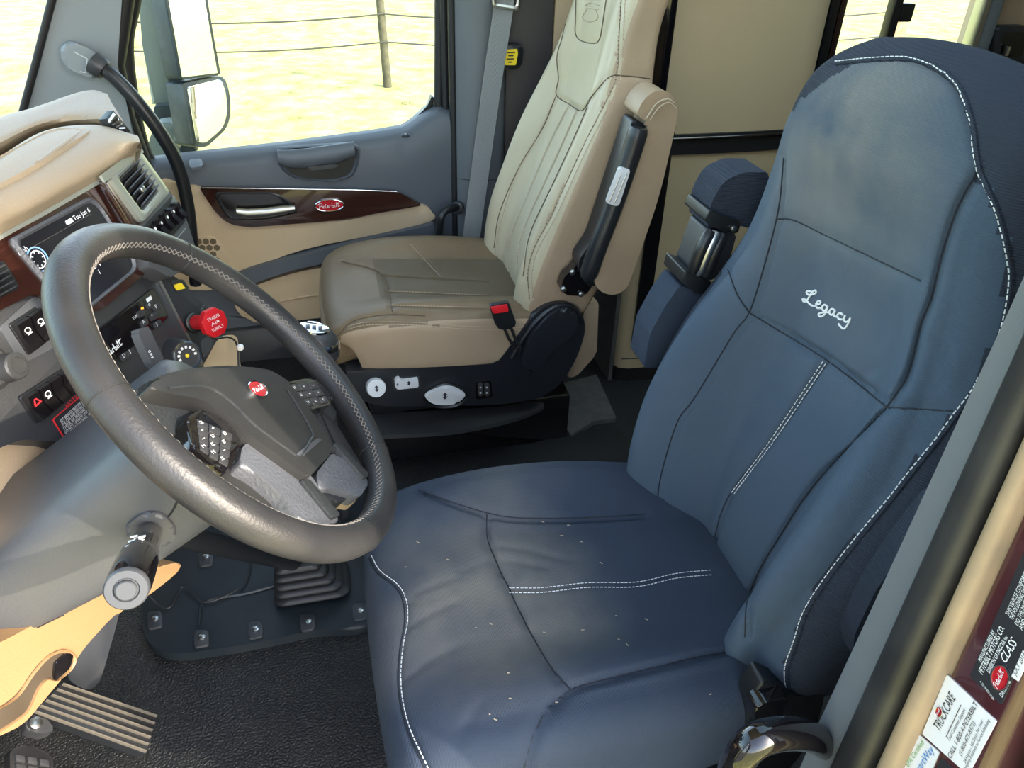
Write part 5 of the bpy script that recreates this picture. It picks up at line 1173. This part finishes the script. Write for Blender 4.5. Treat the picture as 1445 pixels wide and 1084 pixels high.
# gear selector beside the passenger seat
gs = thing('gear_selector', 'chrome topped gear selector knob in front of the passenger seat', 'gear lever', (-0.05, 1.40, 0.0))
gc = PY(450, 480, 1.40)
S = []
for h, rx_, ry_, dx_ in ((-0.05, 0.016, 0.016, 0.012), (-0.03, 0.030, 0.026, 0.008), (-0.005, 0.040, 0.034, 0.0), (0.012, 0.040, 0.034, -0.003), (0.024, 0.032, 0.027, -0.006), (0.028, 0.020, 0.018, -0.006)):
    S.append([gc + np.array([dx_ + rx_*math.cos(q), ry_*math.sin(q), h - 0.25*rx_*math.cos(q)]) for q in np.linspace(0, 2*math.pi, 22, endpoint=False)])
loft('grip', S, 'dark_plastic', gs, sharp=60)
ring('chrome_band', [gc + np.array([0.041*math.cos(q), 0.035*math.sin(q), 0.001 - 0.25*0.041*math.cos(q)]) for q in np.linspace(0, 2*math.pi, 40, endpoint=False)], [gc + np.array([0.034*math.cos(q), 0.028*math.sin(q), 0.004 - 0.25*0.034*math.cos(q)]) for q in np.linspace(0, 2*math.pi, 40, endpoint=False)], ZN, 0.012, 'chrome', gs, 40, 0.003)
slab('button_plate', [gc + np.array([-0.006 + 0.030*math.cos(q), 0.024*math.sin(q), 0.031 - 0.25*0.030*math.cos(q)]) for q in np.linspace(0, 2*math.pi, 30, endpoint=False)], unit((0.25, 0, 1)), 0.008, 'chrome', gs, 0.002)
for k in range(3): box('selector_button', gc + np.array([-0.018+k*0.012, -0.003, 0.034-0.003*k]), (0.008, 0.016, 0.004), 'black_plastic', gs, 0.001)
lathe('lever', [(0.014, 0.0), (0.012, 0.25), (0.016, 0.44)], (-0.035, 1.40, 0.0), unit((gc[0]+0.035, 0, 0.47)), 'dark_plastic', gs, 16)
slab('booklet', [PY(a, b, 1.40) for a, b in ((449, 505), (463, 500), (465, 520), (462, 540))], NY, 0.012, 'sticker_white', gs, 0.001)

# ================================================================== FLOOR THINGS
fc = thing('floor_cover', 'dark moulded tunnel cover bolted to the floor beneath the steering wheel', 'floor cover', (-0.2, 1.2, 0.0))
fo = catmull([(203, 850), (203, 893), (219, 914), (243, 922), (277, 920), (360, 907), (440, 890), (525, 876), (530, 790), (545, 715), (430, 690), (300, 720), (222, 790)], 80, True)
slab('cover_plate', zr(fo, 0.022), ZN, 0.03, 'floor_cover', fc, 0.008, 3)
tube('cover_crease', catmull(zr([(281, 882), (285, 855), (300, 845), (345, 838), (390, 826)], 0.0235), 24), 0.004, 'floor_cover', fc, 6)
for a, b in ((284, 900), (360, 888), (434, 877), (508, 862), (218, 874), (290, 786), (360, 772)):
    bo = slab('bolt_boss', zr(rounded([(a-11, b-11), (a+10, b-12), (a+11, b+10), (a-10, b+14)], 5, 4), 0.027), ZN, 0.006, 'dark_plastic', fc, 0.002)
    lathe('bolt', [(0.007, 0), (0.007, 0.003), (0.004, 0.005), (0.0, 0.005)], PZ(a+1, b, 0.027), ZN, 'satin', bo, 10)
sbt = thing('column_boot', 'black ribbed rubber boot where the steering shaft meets the floor', 'boot', tuple(PZ(440, 830, 0.022)))
cb_ = PZ(441, 826, 0.022)
for k in range(5):
    hz = 0.004 + k*0.017; sc2 = 1.0 - 0.10*k; dxx = -0.005*k
    S = [[cb_ + np.array([dxx + f*sc2*x, f*sc2*y, hz + z]) for x, y in rounded([(-0.078, -0.055), (0.078, -0.055), (0.078, 0.055), (-0.078, 0.055)], 0.026, 5)] for f, z in ((0.86, 0.0), (1.0, 0.005), (1.0, 0.009), (0.86, 0.016))]
    loft('bellows_ring', S, 'rubber', sbt, sharp=50)
tube('steering_shaft', [cb_ + np.array([-0.02, 0, 0.07]), WC - 0.34*WNn + np.array([0, 0.10, 0.0]) - 0.02*WV], 0.018, 'black_plastic', sbt, 12)
wr = tube('floor_wire', catmull([PZ(350, 762, 0.03), PZ(353, 800, 0.028), PZ(340, 828, 0.028), PZ(290, 850, 0.028), PZ(258, 828, 0.03), PZ(240, 857, 0.028), PZ(222, 852, 0.03), PZ(206, 835, 0.05)], 50), 0.0018, 'rubber', None, 6)
tag(wr, 'thin black wire trailing across the floor cover', 'wire')
# pedals
AN = unit((0.62, -0.12, 0.78)); AP0 = PZ(215, 1036, 0.035)
ped = thing('accelerator_pedal', 'black accelerator pedal with pale raised ribs', 'pedal', tuple(AP0))
def APd(pts, h=0.0): return np.array([PP(a, b, AP0 + AN*h, AN) for a, b in pts])
q4 = [(88, 964), (223, 1010), (207, 1063), (46, 1005)]
pp4 = slab('pedal_plate', APd(rounded(q4, 3)), AN, 0.02, 'black_plastic', ped, 0.003)
for k in range(6):
    t = 0.03 + 0.188*k; a = np.array(q4[0])*(1-t)+np.array(q4[3])*t; b = np.array(q4[1])*(1-t)+np.array(q4[2])*t
    strip('tread_rib', APd([tuple(a*0.99+b*0.01), tuple(a*0.01+b*0.99)], 0.002), np.cross(AN, unit(APd([tuple(b)])[0]-APd([tuple(a)])[0])), 0.0024, 0.006, 'rib_tan', pp4)
lathe('pivot_bolt', [(0.010, 0), (0.010, 0.006), (0.006, 0.008), (0.0, 0.008)], APd([(49, 1022)], -0.004)[0], AN, 'satin', ped, 14)
slab('pivot_bracket', APd(rounded([(34, 1012), (60, 1006), (78, 1030), (60, 1036), (38, 1030)], 5), -0.006), AN, 0.02, 'dark_plastic', ped, 0.003)
BN = unit((0.75, -0.05, 0.66)); BP0 = PY(40, 1075, 0.80)
bpd = thing('brake_pedal', 'dark brake pedal with square tread blocks at the frame edge', 'pedal', tuple(BP0))
def BPd(pts, h=0.0): return np.array([PP(a, b, BP0 + BN*h, BN) for a, b in pts])
bpl = slab('pedal_plate', BPd(rounded([(14, 1058), (40, 1050), (74, 1066), (76, 1120), (14, 1120)], 5)), BN, 0.015, 'rubber', bpd, 0.003)
for i in range(3):
    for j in range(4):
        a, b = 22 + i*17 + j*1, 1064 + j*13 + i*3
        slab('tread_block', BPd([(a, b), (a+13, b+2.5), (a+14, b+12), (a+1, b+9.5)], 0.004), BN, 0.005, 'dark_plastic', bpl, 0.001)
# carpet mats by the closet
o = slab('floor_mat', zr(rounded([(775, 545), (842, 528), (870, 590), (838, 594), (806, 613), (795, 600)], 2), 0.018), ZN, 0.016, 'carpet', None, 0.003); tag(o, 'grey carpet mat piece on the floor by the closet', 'mat')
o = slab('floor_mat', zr(rounded([(752, 566), (774, 548), (800, 604), (782, 614), (765, 590)], 2), 0.010), ZN, 0.008, 'carpet', None, 0.002); tag(o, 'narrow grey carpet strip beside the passenger seat riser', 'mat')
o = slab('floor_mat', zr(rounded([(560, 735), (700, 640), (800, 612), (872, 600), (900, 650), (760, 720), (640, 780)], 6), 0.008), ZN, 0.008, 'rubber', None, 0.002); tag(o, 'black rubber mat lying between the two seats', 'mat')

# ================================================================== STICKERS ON THE JAMB
JX = 0.4305
def J(pts, off=0.0): return np.array([PX(a, b, JX - off) for a, b in pts])
JN = -XN; TE, TU = ZN, YN          # lettering climbs the jamb
def sticker(name, label, quad, m, r=3, off=0.0005):
    o_ = slab(name, J(rounded(quad, r, 4), off), JN, 0.001, m); return tag(o_, label, 'sticker')
def jt(parent, s_, px, size, m, width=None, shear=0.0, off=0.0007): return text('lettering', s_, PX(px[0], px[1], JX - off), TE, TU, size, m, parent, width=width, shear=shear, lift=0.0004)
st1 = sticker('info_sticker', 'white service phone sticker with red oval on the maroon jamb', [(1336, 952), (1406, 1018), (1366, 1094), (1301, 1036)], 'sticker_white')
st2 = sticker('certificate_sticker', 'white sticker with blue and green lettering at the foot of the jamb', [(1297, 1037), (1325, 1062), (1300, 1125), (1262, 1100)], 'sticker_white')
st3 = sticker('maker_plate', 'black maker plate with white lettering and red oval on the jamb', [(1368, 955), (1460, 745), (1500, 800), (1413, 995)], 'sticker_black')
st4 = sticker('black_tag', 'small black tag between the white stickers low on the jamb', [(1328, 1070), (1348, 1088), (1330, 1125), (1308, 1108)], 'sticker_black')
def px_len(a, b): return float(np.linalg.norm(PX(*a, JX)-PX(*b, JX)))
def jline(parent, s_, a, b, m, hk=1.0, shear=0.0):
    wdt = px_len(a, b); pa, pb = PX(*a, JX-0.0008), PX(*b, JX-0.0008); ex = unit(pb-pa); ey = np.cross(JN, ex)
    return text('lettering', s_, pa, ex, ey, hk, m, parent, width=wdt, shear=shear, lift=0.0004)
jline(st1, 'TRUCKCARE', (1326, 1034), (1349, 986), 'black_print', 0.0105)
jline(st1, 'Total Customer Support', (1340, 1047), (1363, 1003), 'black_print', 0.0038, 0.2)
jline(st1, 'CALL 1-800-4-PETERBILT', (1342, 1072), (1380, 995), 'black_print', 0.0055)
jline(st1, '(1-800-473-8372)', (1357, 1068), (1377, 1022), 'black_print', 0.0048)
jline(st1, '24 Hours - 365 Days Per Year', (1363, 1078), (1388, 1018), 'black_print', 0.0034)
jline(st1, 'Emergency Assistance or Service Scheduling', (1362, 1090), (1397, 1018), 'black_print', 0.0034)
tube('rule', [PX(1335, 1040, JX-0.0009), PX(1356, 995, JX-0.0009)], 0.0003, 'black_print', st1, 4)
badge('badge', PX(1325, 1005, JX-0.0012), unit(PX(1331, 995, JX)-PX(1320, 1015, JX)), np.cross(JN, unit(PX(1331, 995, JX)-PX(1320, 1015, JX))), 0.0052, 0.0032, 0.0006, st1, 'small red oval emblem')
jline(st2, 'EPA Certified', (1282, 1084), (1304, 1050), 'green_print', 0.006)
jline(st2, 'SmartWay', (1294, 1098), (1318, 1060), 'blue_print', 0.0085)
jline(st3, 'MANUFACTURED BY', (1385, 935), (1405, 893), 'white_print', 0.0045)
jline(st3, 'PETERBILT MOTORS CO.', (1387, 953), (1418, 888), 'white_print', 0.006)
jline(st3, 'DIVISION OF PACCAR Inc', (1397, 951), (1423, 900), 'white_print', 0.0045)
jline(st3, 'CLASS', (1419, 938), (1436, 909), 'white_print', 0.0085, 0.3)
jline(st3, 'DATE MFG.', (1415, 985), (1427, 962), 'white_print', 0.0045)
jline(st3, 'A 22-19 REV 10-04', (1383, 962), (1402, 988), 'white_print', 0.003)
jline(st3, 'THIS VEHICLE CONFORMS TO ALL', (1424, 870), (1460, 790), 'white_print', 0.0045)
jline(st3, 'THE FOLLOWING SAFETY STANDARDS', (1430, 876), (1466, 796), 'white_print', 0.0045)
jline(st3, 'DO THE MOTOR VEHICLE ACT', (1437, 884), (1470, 806), 'white_print', 0.0045)
jline(st3, 'AND IN EFFECT ON DATE', (1443, 890), (1476, 814), 'white_print', 0.0045)
badge('badge', PX(1411, 957, JX-0.0012), unit(PX(1421, 936, JX)-PX(1400, 978, JX)), np.cross(JN, unit(PX(1421, 936, JX)-PX(1400, 978, JX))), 0.0115, 0.0072, 0.0006, st3)
dsl = slab('date_field', J(rounded([(1427, 955), (1443, 918), (1455, 925), (1437, 962)], 1), 0.0009), JN, 0.0004, 'sticker_white', st3)
jline(dsl, 'JULY 2014', (1434, 954), (1449, 924), 'black_print', 0.005)
